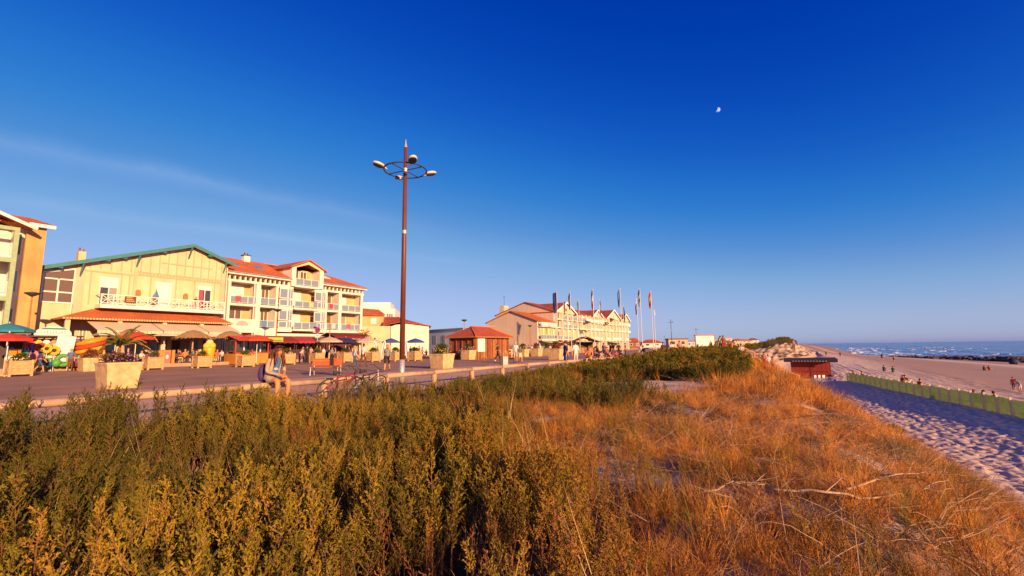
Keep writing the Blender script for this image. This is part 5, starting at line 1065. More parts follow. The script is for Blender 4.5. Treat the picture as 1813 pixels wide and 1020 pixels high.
for k in range(26):
    sdx = -1 if k % 2 else 1; x = sdx * rh.uniform(.04, .105); y0 = H.y + rh.uniform(-.03, .09); p = V(x, y0, H.z + rh.uniform(-.02, .05)); pts = [p]; L = rh.uniform(.22, .40)
    for j in range(6): pts.append(pts[-1] + V(.014 * math.sin(j * 1.7 + k) + sdx * .006, .012 * math.cos(j * 1.3 + k) + (.006 if y0 > H.y + .04 else -.012), -L / 6))
    hm.tube(pts, [.022, .024, .024, .021, .017, .012, .004], 6)
hm.build('hair', mat('auburn_hair', (.13, .035, .012), .5, .35, 30), wm, True)
fc = MB(); fd = (J['ht'] - J['hd']).normalized(); F0 = J['hd'] + fd * .03; fwd = V(0, -.9, -.42).normalized()
fc.tube([F0 + fwd * .068 + fd * .045, F0 + fwd * .098 + fd * .012, F0 + fwd * .078 + fd * .0], [.007, .013, .009], 7); fc.build('nose', SKW, wm, True)
MB().tube([F0 + fwd * .078 + V(-.024, 0, 0) - fd * .025, F0 + fwd * .083 - fd * .027, F0 + fwd * .078 + V(.024, 0, 0) - fd * .025], [.004, .008, .004], 6).build('mouth', flat((.42, .09, .06)), wm, True)
for sx in (-.03, .03): MB().ball(tuple(F0 + fwd * .072 + V(sx, 0, 0) + fd * .045), (.012, .008, .007), 8, 5).build('eye', flat((.05, .03, .02)), wm, True)
for sx in (-1, 1): MB().ball(tuple(J['hd'] + fd * .05 + V(sx * .082, .03, 0)), (.012, .022, .03), 8, 6).build('ear', SKW, wm, True)
q = MB(); q.bar(H + V(-.10, -.06, .085), H + V(.10, -.06, .085), .02, .012)
for sx in (-1, 1): q.ball(tuple(H + V(sx * .045, -.075, .085)), (.04, .016, .026), 10, 6)
q.build('sunglasses', mat('black_plastic', (.012, .012, .02), .2, 0), wm, True)
pr = MB()
for k in range(7): pr.ball((-.045 + .015 * k, -.135 - .02 * (k % 2), .86 + .02 * math.sin(k * 2)), (.014, .02, .016), 6, 4)
pr.build('shirt_print', flat((.75, .72, .7)), wm)
bgp = wloc + Matrix.Rotation(R(180 - 122), 3, 'Z') @ V(-.06, .26, .80)
T = thing('backpack', 'dark violet backpack on the back of the seated woman', 'bag', bgp, R(58)); MB().ball((0, 0, 0), (.16, .10, .24), 14, 9).build('pouch', flat((.07, .03, .14)), T, True); MB().ball((0, .09, -.06), (.11, .06, .11), 10, 6).build('pocket', flat((.10, .05, .18)), T, True)

# ------------------------------------------------------------------ parasols, stalls and terrace life
def parasol(loc, label, cols, r=1.5, zr=2.35, zt=2.95, n=8, group='parasols on the terraces'):
    T = thing('parasol', label, 'parasol', loc, random.uniform(0, 1), group); MB().cyl((0, 0, 0), (0, 0, zt + .08), .03, None, 8).build('pole', w_white2, T); MB().lathe([(.28, 0), (.28, .08), (.05, .12)], 12).build('base', conc, T)
    c = MB()
    for k in range(n):
        t0, t1 = 2 * math.pi * k / n, 2 * math.pi * (k + 1) / n; c.cur = k % len(cols); p0 = (r * math.cos(t0), r * math.sin(t0), zr); p1 = (r * math.cos(t1), r * math.sin(t1), zr); mid = lambda t: (.55 * r * math.cos(t), .55 * r * math.sin(t), zr + (zt - zr) * .55)
        c.add([(0, 0, zt), mid(t0), mid(t1)], [(0, 1, 2)]); c.add([mid(t0), p0, p1, mid(t1)], [(0, 1, 2, 3)]); c.add([p0, (p0[0], p0[1], zr - .16), (p1[0], p1[1], zr - .16), p1], [(0, 1, 2, 3)])
    o = c.build('canopy', [flat(q, .85) for q in cols], T)
    for k in range(n): t0 = 2 * math.pi * k / n; MB().cyl((0, 0, zr - .1), (r * math.cos(t0) * .7, r * math.sin(t0) * .7, zr + (zt - zr) * .26), .012, None, 5).build('rib', dkmetal, T)
    return T
thatch = mat('palm_thatch', (.36, .22, .11), .95, .4, 14, .5, 40)
def thatch_parasol(loc, label, seed, r=1.7):
    T = thing('thatched_parasol', label, 'parasol', loc, 0, 'thatched parasols before the restaurant'); MB().cyl((0, 0, 0), (0, 0, 3.1), .07, None, 8).build('pole', log, T); rng = random.Random(seed); c = MB()
    c.lathe([(.02, 3.22), (.5, 3.1), (1.0, 2.86), (r * .92, 2.45), (r * .9, 2.4), (.9, 2.72), (.05, 3.0)], 18)
    for i in range(420):
        t = rng.uniform(0, 6.28); f = rng.random() ** .6; rr_ = r * f; z = 3.24 - .8 * f ** 1.5; d = V(math.cos(t) * .75, math.sin(t) * .75, -.6 - .5 * f); leaf(c, V(rr_ * math.cos(t), rr_ * math.sin(t), z), d, rng.uniform(.22, .42), .03)
    c.build('thatch', thatch, T); return T
thatch_parasol(onb(228, -51.6, TZ), 'thatched parasol behind the red parasol, left of the terrace', 1, 1.5); TP2 = thatch_parasol(onb(341, -51.2, TZ), 'large thatched parasol in the middle of the restaurant terrace', 2, 1.75); thatch_parasol(onb(406, -51.2, TZ), 'thatched parasol left of the orange snack kiosk', 3, 1.7)
CW = (.62, .52, .46)
for px, b, lb in ((204, -52.4, 'beige parasol at the left end of the restaurant terrace'), (290, -52.6, 'beige parasol between the red and thatched parasols'), (374, -52.6, 'beige parasol between the two large thatched parasols')): parasol(onb(px, b, TZ), lb, [CW], 2.0, 2.75, 3.2, 4)
parasol(onb(240, -49.9, TZ), 'bright red parasol in front of the restaurant terrace', [(.62, .06, .02)], 1.45, 2.35, 2.9); parasol(onb(455, -46.5, 0), 'red orange parasol over the snack kiosk counter', [(.62, .07, .02)], 1.3, 2.5, 2.95)
parasol(onb(12, -46.0, 0), 'teal parasol at the left edge of the photo', [(.03, .25, .33)], 1.35, 3.0, 3.5); parasol(onb(14, -43.2, 0), 'red striped parasol below the teal one', [(.58, .05, .03), (.58, .05, .03), (.65, .25, .2)], 1.3, 2.35, 2.75)
for px, b, col, lb, r_ in ((583, -47.5, (.58, .44, .32), 'beige parasol beside the no-parking sign', 1.5), (612, -49, (.03, .03, .10), 'dark navy parasol right of the street lamp', 1.3), (650, -49, (.62, .5, .38), 'cream parasol behind the man in white shirt', 1.8), (692, -50, (.05, .10, .34), 'blue parasol left of the lamp mast', 1.35), (735, -49, (.04, .09, .32), 'blue parasol right of the lamp mast', 1.4)): parasol(onb(px, b), lb, [col], r_, 2.4, 2.95)

# bistro tables and chairs behind the planters
bist = flat((.10, .045, .03)); chw = flat((.55, .40, .30))
def chair(loc, rz, m, label, group):
    T = thing('bistro_chair', label, 'chair', loc, rz, group); MB().box(-.2, .2, -.2, .2, .43, .47).build('seat', m, T); MB().box(-.2, .2, .18, .21, .55, .88).build('backrest', m, T)
    for sx in (-.17, .17):
        MB().cyl((sx, -.17, 0), (sx, -.17, .43), .014, None, 5).build('leg', m, T); MB().cyl((sx, .19, 0), (sx, .19, .88), .014, None, 5).build('leg', m, T)
    return T
CH0 = chair((0, 0, 0), 0, bist, 'dark bistro chair on the restaurant terrace', 'dark chairs on the restaurant terrace'); CH1 = chair((0, 0, 0), 0, chw, 'pale wicker chair on the restaurant terrace', 'pale chairs on the restaurant terrace')
def table(loc, label='small round table on the restaurant terrace'):
    T = thing('bistro_table', label, 'table', loc, 0, 'tables on the restaurant terrace'); MB().lathe([(.36, .70), (.38, .72), (.38, .74), (0, .745)], 16).build('table_top', bist, T); MB().cyl((0, 0, 0), (0, 0, .7), .03, None, 6).build('leg', dkmetal, T); MB().lathe([(.22, 0), (.2, .03), (.03, .05)], 12).build('foot', dkmetal, T); return T
TB0 = table((0, 0, 0)); rr = random.Random(12); cols_t = [(.4, .06, .05), (.6, .5, .45), (.08, .1, .22), (.55, .3, .1), (.12, .3, .28), (.5, .42, .1), (.3, .1, .3), (.65, .6, .58), (.2, .2, .2), (.58, .25, .3)]; names_t = ['dark red', 'cream', 'navy', 'orange', 'sea green', 'mustard', 'purple', 'white', 'charcoal', 'salmon']
seat_px = [(308, -50.6), (322, -51.4), (336, -50.7), (350, -51.6), (392, -50.8), (402, -51.5), (414, -50.6), (262, -51.0), (278, -51.6)]; first = True; ci = 0
for i, (px, b) in enumerate(seat_px):
    p = onb(px, b, TZ); t = TB0 if i == 0 else again(TB0, p, 0, TB0['label']); t.location = p
    for k in range(3):
        q = rr.uniform(0, 2.1) + k * 2.1; pos = p + V(.62 * math.cos(q), .62 * math.sin(q), 0); src = CH0 if (i + k) % 3 else CH1; used = src.get('used', 0); c_ = again(src, pos, q - R(90), src['label']) if used else src; src['used'] = 1; c_.location = pos; c_.rotation_euler.z = q - R(90)
        if k == 0 or (k == 1 and i < 1): person(pos, 90 - math.degrees(q) + 180, 'sit', 'guest in %s top at a terrace table, %s' % (names_t[ci % 10], ('left of the middle thatched parasol', 'under the middle thatched parasol', 'beside the yellow ice cream sign', 'near the red parasol')[0 if px < 315 and px > 290 else 1 if px < 360 and px > 300 else 2 if px > 360 else 3]), cols_t[ci % 10], DK, 1.7); ci += 1
for o_ in (CH0, CH1):
    if 'used' in o_: del o_['used']
for o_ in sc.objects:
    if 'used' in o_.keys(): del o_['used']
more = [(60, -46.8, 'stand', (.6, .1, .1), 'shopper in red top at the left of the toy stall'), (74, -46.5, 'walk', (.7, .66, .6), 'shopper in white top before the toy stall'), (128, -47.2, 'stand', (.1, .12, .3), 'shopper in navy top between the spinners and the rings'), (186, -47.5, 'stand', (.55, .4, .1), 'shopper in ochre top right of the inflatable rings'), (212, -48.5, 'walk', (.2, .35, .2), 'person in green walking under the beige parasol at left'), (252, -50.4, 'sit', (.65, .6, .55), 'guest in ivory shirt left of the terrace counter'), (268, -50.2, 'sit', (.5, .12, .2), 'guest in raspberry shirt left of the terrace counter'), (316, -50.2, 'sit', (.08, .08, .1), 'guest in black shirt by the narrow orange panel'),
        (329, -50.4, 'sit', (.62, .2, .06), 'guest in bright orange shirt under the middle thatch'), (344, -50.2, 'sit', (.15, .35, .4), 'guest in teal shirt under the middle thatch'), (358, -50.5, 'sit', (.68, .64, .6), 'guest in white vest left of the ice cream sign'), (385, -50.0, 'sit', (.6, .12, .1), 'guest in scarlet shirt right of the ice cream sign'), (394, -49.9, 'sit', (.7, .68, .64), 'guest in white shirt under the right thatch'), (403, -50.1, 'sit', (.35, .08, .06), 'guest in maroon shirt under the right thatch'), (411, -49.9, 'stand', (.12, .1, .12), 'waiter in dark shirt left of the snack kiosk'),
        (497, -46.5, 'walk', (.5, .08, .06), 'stroller in brick red before the dark red stall'), (514, -46.0, 'stand', (.25, .06, .06), 'shopper in wine red top at the dark red stall'), (537, -45.5, 'walkb', (.6, .2, .08), 'stroller in rust top behind the man in black'), (551, -46.8, 'stand', (.6, .35, .25), 'shopper in peach top at the crimson stall'), (567, -47, 'stand', (.55, .08, .08), 'shopper in red left of the beige parasol'), (588, -46.5, 'stand', (.2, .2, .22), 'shopper in slate grey under the beige parasol'), (594, -47.4, 'walk', (.3, .28, .3), 'stroller in ash grey before the maroon stall'), (618, -47, 'stand', (.08, .1, .2), 'shopper in midnight blue under the navy parasol'), (668, -44, 'walk', (.2, .12, .1), 'stroller in brown by the leaning surfboards'), (712, -45, 'stand', (.12, .1, .1), 'person in black just left of the tall lamp mast'), (748, -45.5, 'walkb', (.5, .45, .4), 'stroller in khaki top by the right blue parasol')]
for i, (px, b, po, t_, lb) in enumerate(more): person(onb(px, b, TZ if b < -49.6 else 0), [190, 60, 150, 240, 20, 110][i % 6], po, lb, t_, [DK, JN, BR_, (.5, .4, .3)][i % 4], 1.62 + .05 * (i % 5), long_leg=i % 3 != 1, long_hair=i % 4 == 1, hair=[(.05, .025, .015), (.25, .1, .03), (.4, .22, .08)][i % 3])
# ice cream sign, snack kiosk, counters
T = thing('ice_cream_sign', 'tall yellow ice cream shaped sign on the restaurant terrace', 'sign', onb(371, -49.9, TZ), ROT); yl = mat('yellow_plastic', (.75, .42, .03), .4, .1, 4)
MB().lathe([(.30, 0), (.42, .1), (.5, .9), (.55, 1.3), (.5, 1.5), (.0, 1.5)], 16).build('cone', yl, T, True); 
for k, (x, z) in enumerate(((-.25, 1.6), (.25, 1.62), (0, 1.95))): MB().ball((x, 0, z), .33, 12, 8).build('scoop', flat((.78, .5, .05) if k < 2 else (.8, .62, .25)), T, True)
ka0, _ = toab(onb(418, -48.2)); ka1, _ = toab(onb(476, -48.2)); kw = ka1 - ka0
T = thing('snack_kiosk', 'orange snack kiosk with red arched frame and dark windows', 'kiosk', AB(ka0, -48.2), ROT); og = mat('orange_panel', (.62, .25, .05), .55, .12, 3); rf = mat('red_frame', (.58, .05, .03), .4, .1, 4)
for i in range(4): MB().box(kw * i / 4 + .01, kw * (i + 1) / 4 - .01, 0, .08, .05, 1.15).build('counter_panel', og, T)
MB().box(0, kw, .08, 2.2, .05, 1.1).build('counter', og, T); MB().box(-.05, kw + .05, -.15, .4, 1.15, 1.22).build('counter_top', rf, T); MB().box(.05, kw - .05, .5, 2.2, 1.25, 2.4).build('interior', gl_dark, T)
for i in range(5): MB().box(kw * i / 4 - .05, kw * i / 4 + .05, .05, .15, 1.22, 2.45).build('post', w_white if i % 2 else rf, T)
MB().tube([(0, .1, 2.45)] + [(kw * (1 - math.cos(t)) / 2, -.1, 2.45 + .55 * math.sin(t)) for t in [math.pi * k / 12 for k in range(1, 12)]] + [(kw, .1, 2.45)], .05, 8).build('arch', rf, T)
MB().slab([(-.2, -.8, 2.45), (kw + .2, -.8, 2.45), (kw + .2, 1.2, 2.95), (-.2, 1.2, 2.95)], .05).build('canopy', rf, T); MB().slab([(-.2, 1.2, 2.95), (kw + .2, 1.2, 2.95), (kw + .2, 2.6, 2.6), (-.2, 2.6, 2.6)], .05).build('canopy', rf, T)
for px0, px1, lb in ((283, 303, 'orange counter with pink poster at the terrace edge'), (306, 311, 'narrow orange panel beside the terrace counter')):
    a0 = toab(onb(px0, -49.7))[0]; a1 = toab(onb(px1, -49.7))[0]; T = thing('terrace_counter', lb, 'counter', AB(a0, -49.7, TZ), ROT); MB().box(0, a1 - a0, 0, .35, 0, 1.2).build('body', og, T); MB().box(-.03, a1 - a0 + .03, -.03, .38, 1.2, 1.25).build('top', wood, T)
    if px0 < 300: MB().box((a1 - a0) * .52, (a1 - a0) * .95, -.03, -.004, .08, 1.1).build('poster', flat((.6, .16, .2)), T); MB().ball(((a1 - a0) * .72, -.03, .62), (.12, .01, .2), 10, 6).build('poster_figure', flat((.75, .6, .55)), T)
# red-roofed market stalls in front of the apartment house
def stall(px0, px1, b, label, cc, goods, seed, zt=2.55):
    a0 = toab(onb(px0, b))[0]; a1 = toab(onb(px1, b))[0]; w = a1 - a0; T = thing('market_stall', label, 'stall', AB(a0, b, TZ if b < -49.6 else 0), ROT, 'market stalls before the houses'); cm_ = flat(cc, .85)
    for x in (.05, w - .05):
        for y in (0, 2.2): MB().box(x - .04, x + .04, y - .04, y + .04, 0, zt).build('post', dkmetal, T)
    MB().slab([(-.2, -.5, zt - .15), (w + .2, -.5, zt - .15), (w + .2, 1.2, zt + .4), (-.2, 1.2, zt + .4)], .04).build('canopy', cm_, T); MB().slab([(-.2, 1.2, zt + .4), (w + .2, 1.2, zt + .4), (w + .2, 2.5, zt), (-.2, 2.5, zt)], .04).build('canopy', cm_, T)
    v = MB(); k = max(4, int(w / .25))
    for i in range(k): v.box(-.2 + (w + .4) * i / k, -.2 + (w + .4) * (i + .9) / k, -.53, -.5, zt - .36 - .04 * (i % 2), zt - .16)
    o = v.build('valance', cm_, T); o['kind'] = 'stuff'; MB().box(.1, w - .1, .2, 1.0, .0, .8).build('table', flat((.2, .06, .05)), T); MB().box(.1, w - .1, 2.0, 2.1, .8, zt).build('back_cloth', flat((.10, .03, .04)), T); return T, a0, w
stall(478, 522, -49.0, 'dark red canopied stall behind the seated woman', (.25, .03, .03), 4, 1); stall(524, 560, -49.2, 'crimson canopied stall behind the man in black', (.42, .04, .05), 4, 2); stall(590, 640, -50.5, 'maroon roofed stall right of the no-parking sign', (.20, .02, .03), 4, 3, 2.9)
T = thing('shop_sign', 'yellow and green shop sign above the dark red stall', 'sign', onb(482, -48.2, 2.3), ROT); MB().box(-1.2, 1.2, -.04, .04, 0, .5).build('board', flat((.45, .45, .06)), T); MB().box(-1.1, 1.1, -.06, -.041, .08, .22).build('stripe', flat((.1, .3, .1)), T)
# surfboards and the small palm
for px, c0, c1, tl, lb in ((668, (.75, .72, .7), (.05, .2, .15), -8, 'white surfboard with green stripe leaning, left one'), (676, (.75, .72, .7), (.45, .06, .06), 9, 'white surfboard with red stripe leaning beside the green striped one'), (722, (.6, .62, .7), (.1, .15, .4), -6, 'pale surfboard with blue stripe behind the lamp mast')):
    T = thing('surfboard', lb, 'surfboard', onb(px, -46), R(10)); prof = [(.12, 0), (.24, .4), (.30, 1.0), (.28, 1.6), (.18, 2.2), (.02, 2.55)]; m = MB(); m.lathe([(r_ * 1.0, z) for r_, z in prof], 14, sy=.12); bd = m.build('board', flat(c0, .3), T, True); bd.rotation_euler.y = R(tl); s_ = MB().box(-.04, .04, -.04, -.032, .2, 2.3).build('stripe', flat(c1), bd)
pp = onb(643, -54); T = thing('palm_tree', 'small palm tree in front of the low cream block', 'tree', (pp.x, pp.y, 0)); MB().tube([(0, 0, 0), (.05, 0, 1.5), (0, .05, 3.3)], [.16, .13, .10], 8).build('trunk', log, T); cr = MB()
for k in range(22):
    q = k * 2.4; e = .2 + .9 * (k / 22); p = V(0, .05, 3.25); d = V(math.cos(q) * e, math.sin(q) * e, 1.0 - e * .6).normalized(); pts = [p]
    for s_ in range(6): pts.append(pts[-1] + d * .22); d = (d - V(0, 0, .25)).normalized()
    for s_ in range(1, 7):
        ax = (pts[s_] - pts[s_ - 1]).normalized(); sd_ = ax.cross(V(0, 0, 1)).normalized()
        for sg in (-1, 1):
            for u_ in (0, .33, .66): leaf(cr, pts[s_ - 1].lerp(pts[s_], u_), ax * .7 + sd_ * sg - V(0, 0, .3), .38, .02, ax)
cr.build('crown', m_pl2, T)

# the beach toy stall at the left
ta0 = toab(onb(38, -50.3))[0]; ta1 = toab(onb(196, -50.3))[0]; tw = ta1 - ta0
T = thing('toy_stall', 'long beach toy stall with dark flat canopy at the left', 'stall', AB(ta0, -50.3, TZ), ROT)
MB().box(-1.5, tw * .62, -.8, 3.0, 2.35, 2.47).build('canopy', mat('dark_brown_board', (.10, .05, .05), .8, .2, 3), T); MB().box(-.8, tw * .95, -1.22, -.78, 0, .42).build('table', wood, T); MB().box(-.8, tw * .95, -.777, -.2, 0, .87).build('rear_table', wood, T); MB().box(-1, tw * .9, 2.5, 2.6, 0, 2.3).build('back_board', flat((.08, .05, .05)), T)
for x in (0, tw * .6): MB().box(x - .04, x + .04, -.6, -.52, 0, 2.35).build('post', dkmetal, T)
for k in range(6): MB().cyl((.2 + k * tw * .15, -.15, 2.2), (.2 + (k + 1) * tw * .15, -.15, 2.2), .02, None, 5).build('hanging_bar', steel, T)
C8 = {'red': (.6, .04, .03), 'yellow': (.75, .48, .03), 'orange': (.72, .24, .03), 'blue': (.04, .15, .45), 'green': (.10, .35, .08), 'white': (.75, .72, .68), 'pink': (.65, .22, .30), 'turquoise': (.06, .38, .40)}
rt_ = random.Random(21); slots = [(x, y, z) for (y, z, n_, st) in ((-1.5, .02, 13, .0), (-1.0, .42, 14, .3), (-.5, .87, 13, .1)) for x in [(-.6 + tw * .92 * (i + st) / n_) for i in range(n_)]]; rt_.shuffle(slots)
def toy(kind, cn, c, at):
    m = MB(); s = rt_.uniform(1.35, 1.75); mt = flat(c, .45); nm = kind.replace(' ', '_'); lb = '%s %s among the goods of the beach toy stall' % (cn, kind); T = thing(nm, lb, 'toy', AB(ta0, -50.3, TZ) + Matrix.Rotation(ROT, 3, 'Z') @ V(*at), rt_.uniform(0, 6), 'goods on the beach toy stall'); T.scale = (s, s, s); w_ = flat((.75, .7, .66))
    if kind == 'beach ball': m.ball((0, 0, .22), .22, 12, 8); m.build('ball', mt, T, True); MB().lathe([(.05, .435), (.06, .425), (.0, .445)], 10).build('cap', w_, T)
    elif kind == 'bucket': m.lathe([(.10, 0), (.15, .28), (.165, .30), (.14, .29), (.10, .03)], 12); m.build('tub', mt, T, True); MB().tube([(.15 * math.cos(t), 0, .29 + .14 * math.sin(t)) for t in [math.pi * k / 8 for k in range(9)]], .008, 5).build('handle', w_, T)
    elif kind == 'sun hat': m.lathe([(.26, .02), (.25, .04), (.13, .07), (.11, .18), (.0, .20)], 14); m.build('hat', mt, T, True); MB().lathe([(.135, .075), (.135, .11), (.12, .11)], 14).build('ribbon', w_, T)
    elif kind == 'swim ring': m.torus((0, 0, .3), .22, .09, 18, 8); m.xf(Matrix.Translation((0, 0, .3)) @ Matrix.Rotation(R(80), 4, 'X') @ Matrix.Translation((0, 0, -.3))); m.build('ring', mt, T, True); MB().ball((0, -.09, .08), .03, 6, 4).build('valve', w_, T)
    else: m.box(-.2, .2, -.03, .03, 0, .62); m.build('towel', mt, T); MB().box(-.201, .201, -.034, .034, .2, .3).build('stripe', w_, T)
i = 0
for kind in ('beach ball', 'bucket', 'sun hat', 'swim ring', 'folded towel'):
    for cn, c in C8.items():
        if i < len(slots): toy(kind, cn, c, slots[i]); i += 1
for k, (cn, c) in enumerate((('scarlet', (.6, .05, .04)), ('lemon', (.75, .55, .1)), ('white', (.75, .72, .68)), ('coral', (.68, .25, .16)), ('navy', (.04, .06, .25)), ('lime', (.35, .5, .1)), ('violet', (.3, .12, .4)), ('amber', (.7, .35, .05)))):
    x = .4 + k * tw * .085; T = thing('hanging_garment', '%s beach garment hanging from the stall bar' % cn, 'garment', AB(ta0, -50.3, TZ) + Matrix.Rotation(ROT, 3, 'Z') @ V(x, -.15, .25), ROT, 'garments hanging on the stall'); m = MB(); m.prism([(-.16, .95), (.16, .95), (.19, 1.55), (.30, 1.45), (.34, 1.6), (.12, 1.88), (-.12, 1.88), (-.34, 1.6), (-.30, 1.45), (-.19, 1.55)], -.04, .04); m.build('cloth', flat(c, .85), T); MB().cyl((0, 0, 1.87), (0, 0, 1.96), .01, None, 5).build('hanger', steel, T)
# stacked inflatables, flower spinners, leaning board and domed sign
ip_ = onb(160, -49.3, 0)
for k, (cn, c) in enumerate((('orange bottom', (.70, .25, .03)), ('tan', (.6, .4, .22)), ('yellow lower', (.75, .5, .05)), ('brown', (.30, .12, .04)), ('golden', (.75, .40, .03)), ('red', (.62, .06, .02)), ('orange top', (.74, .28, .02)))):
    m = MB(); m.torus((0, 0, 0), .62 + .05 * k, .17, 28, 8); o = m.build('inflatable_ring', flat(c, .35), None, True, loc=ip_ + V(0, 0, .3 + k * .34)); o.rotation_euler = (R(14), R(-8), 0); tag(o, '%s inflatable ring in the stack by the toy stall' % cn, 'inflatable', 'stacked inflatable rings')
    MB().cyl((.62 + .05 * k, 0, .14), (.62 + .05 * k, 0, .22), .03, None, 6).build('valve', w_white2, o)
for px, zz, lb in ((84, 1.75, 'yellow flower spinner on a stick, left of the pair'), (98, 1.6, 'yellow flower spinner on a stick, right of the pair')):
    T = thing('flower_spinner', lb, 'toy', onb(px, -48.9, 0), R(20)); MB().cyl((0, 0, 0), (0, 0, zz), .02, None, 6).build('stick', w_white2, T)
    for k in range(10): t = k * math.pi / 5; MB().ball((.24 * math.cos(t), -.03, zz + .24 * math.sin(t)), (.13, .03, .13), 8, 5).build('petal', yl, T, True)
    MB().ball((0, -.06, zz), (.13, .05, .13), 10, 6).build('flower_eye', flat((.06, .03, .02)), T, True)
T = thing('display_board', 'tall pale lilac board leaning beside the flower spinners', 'board', onb(109, -49.0, 0), R(30)); m = MB().box(-.55, .55, -.03, .03, .75, 2.75).build('panel', flat((.66, .62, .70)), T); m.rotation_euler.y = R(6); MB().box(-.5, -.44, -.02, .02, 0, .8).build('leg', steel, T); MB().box(.44, .5, -.02, .02, 0, .8).build('leg', steel, T)
for j in range(6): MB().bar((-.45, -.036, 1.0 + j * .27), (.45, -.036, 1.12 + j * .27), .01, .015).build('print_line', flat((.45, .4, .5)), m)
T = thing('domed_sign', 'white domed shop sign with teal band on the stall canopy', 'sign', onb(92, -50.6, TZ + 2.5), ROT + R(10)); m = MB(); m.prism([(-1.15, 0)] + [(-1.15 * math.cos(t), .12 + .62 * math.sin(t)) for t in [math.pi * k / 14 for k in range(15)]] + [(1.15, 0)], -.05, .05); m.build('board', w_white2, T)
MB().prism([(-.86, .48), (.86, .48), (.66, .62), (-.66, .62)], -.07, -.051).build('band', flat((.03, .33, .33)), T)
for j in range(9): MB().box(-.8 + j * .18, -.72 + j * .18, -.065, -.051, .16, .28 + .06 * (j % 3)).build('letter_stroke', flat((.45, .5, .55)), T)
# sign and boat on the balcony
bl = lambda x, y, z: AB(12.4, -56.7) + Matrix.Rotation(ROT, 3, 'Z') @ V(x, y, z)
T = thing('balcony_sign', 'brown name board hanging on the white balcony rail', 'sign', bl(6.1, -1.53, 6.2), ROT); MB().box(-.45, .45, -.03, .03, 0, .62).build('board', flat((.14, .06, .03)), T)
for j in range(3): MB().box(-.33, .33 - .1 * j, -.045, -.031, .12 + j * .17, .2 + j * .17).build('letter_stroke', flat((.6, .38, .1)), T)
T = thing('boat_ornament', 'blue sailing boat ornament on the balcony', 'ornament', bl(8.3, -1.1, 5.95), ROT); MB().prism([(-.35, .75), (.4, .75), (.3, .55), (-.25, .55)], -.08, .08).build('hull', wood, T); MB().cyl((0, 0, 0), (0, 0, 1.95), .02, None, 6).build('mast', wood, T)
MB().prism([(.03, .85), (.42, .85), (.03, 1.9)], -.015, .015).build('sail', flat((.04, .22, .42)), T); MB().prism([(-.03, .85), (-.36, .85), (-.03, 1.6)], -.015, .015).build('sail', flat((.05, .25, .45)), T)
person(bl(12.1, -1.0, 5.95), 130, 'stand', 'person in black standing on the white balcony', DK, DK, 1.4)
# ------------------------------------------------------------------ beach, sea edge and far shore
def GB(px, py):
    p = G(px, py, -2.8)
    for _ in range(8): a, b = toab(p); p = G(px, py, ground_z(a, b))
    return p
def GD(px, py):
    p = G(px, py, -.2)
    for _ in range(25):
        a, b = toab(p); z = ground_z(a, b); q = G(px, py, z); p = p.lerp(q, .5)
    return p
# green screen fence
m_scr = bpy.data.materials.new('green_screen_cloth'); m_scr.use_nodes = True; n = m_scr.node_tree; n.nodes.clear(); out = n.nodes.new('ShaderNodeOutputMaterial'); mx = n.nodes.new('ShaderNodeMixShader'); mx.inputs[0].default_value = .42
d_ = n.nodes.new('ShaderNodeBsdfDiffuse'); t_ = n.nodes.new('ShaderNodeBsdfTranslucent'); nz = n.nodes.new('ShaderNodeTexNoise'); nz.inputs['Scale'].default_value = 5; cr_n = n.nodes.new('ShaderNodeValToRGB'); cr_n.color_ramp.elements[0].color = (.065, .125, .04, 1); cr_n.color_ramp.elements[1].color = (.11, .17, .055, 1)
n.links.new(nz.outputs['Fac'], cr_n.inputs[0]); n.links.new(cr_n.outputs[0], d_.inputs['Color']); n.links.new(cr_n.outputs[0], t_.inputs['Color']); n.links.new(d_.outputs[0], mx.inputs[1]); n.links.new(t_.outputs[0], mx.inputs[2]); tr_ = n.nodes.new('ShaderNodeBsdfTransparent'); m2_ = n.nodes.new('ShaderNodeMixShader'); m2_.inputs[0].default_value = .08; n.links.new(mx.outputs[0], m2_.inputs[1]); n.links.new(tr_.outputs[0], m2_.inputs[2]); n.links.new(m2_.outputs[0], out.inputs[0])
T = thing('beach_fence', 'long low fence of green cloth between wooden posts on the beach', 'fence', AB(0, 0), ROT); fpost = mat('fence_post', (.85, .66, .42), .8, .2, 6)
fp = []
a = 24.0
while a < 63.0: fp.append((a, float(fence_b(a)))); a += 1.22
rf_ = random.Random(4); tops = [ground_z(a, b - .25) for a, b in fp]
pmesh = MB().box(-.06, .06, -.06, .06, -.4, 1.04).mesh('post', fpost)
for (a, b), z in zip(fp, tops): link_mesh('post', pmesh, T, (a, -b, z), (R(rf_.uniform(-4, 4)), R(rf_.uniform(-3, 3)), 0))
for i in range(len(fp) - 1):
    (a0, b0), (a1, b1) = fp[i], fp[i + 1]; m = MB(); vs = []
    for k in range(4):
        f = k / 3; sag = .03 * math.sin(f * math.pi)
        for z in (-.15, .45, .93): vs.append((a0 + (a1 - a0) * f, -(b0 + (b1 - b0) * f) - .09 - sag * (1 if z == .45 else .3), tops[i] * (1 - f) + tops[i + 1] * f + z - (sag if z > .9 else 0)))
    m.add(vs, [(k * 3 + j, k * 3 + 3 + j, k * 3 + 4 + j, k * 3 + 1 + j) for k in range(3) for j in range(2)]); m.build('cloth_panel', m_scr, T, True)
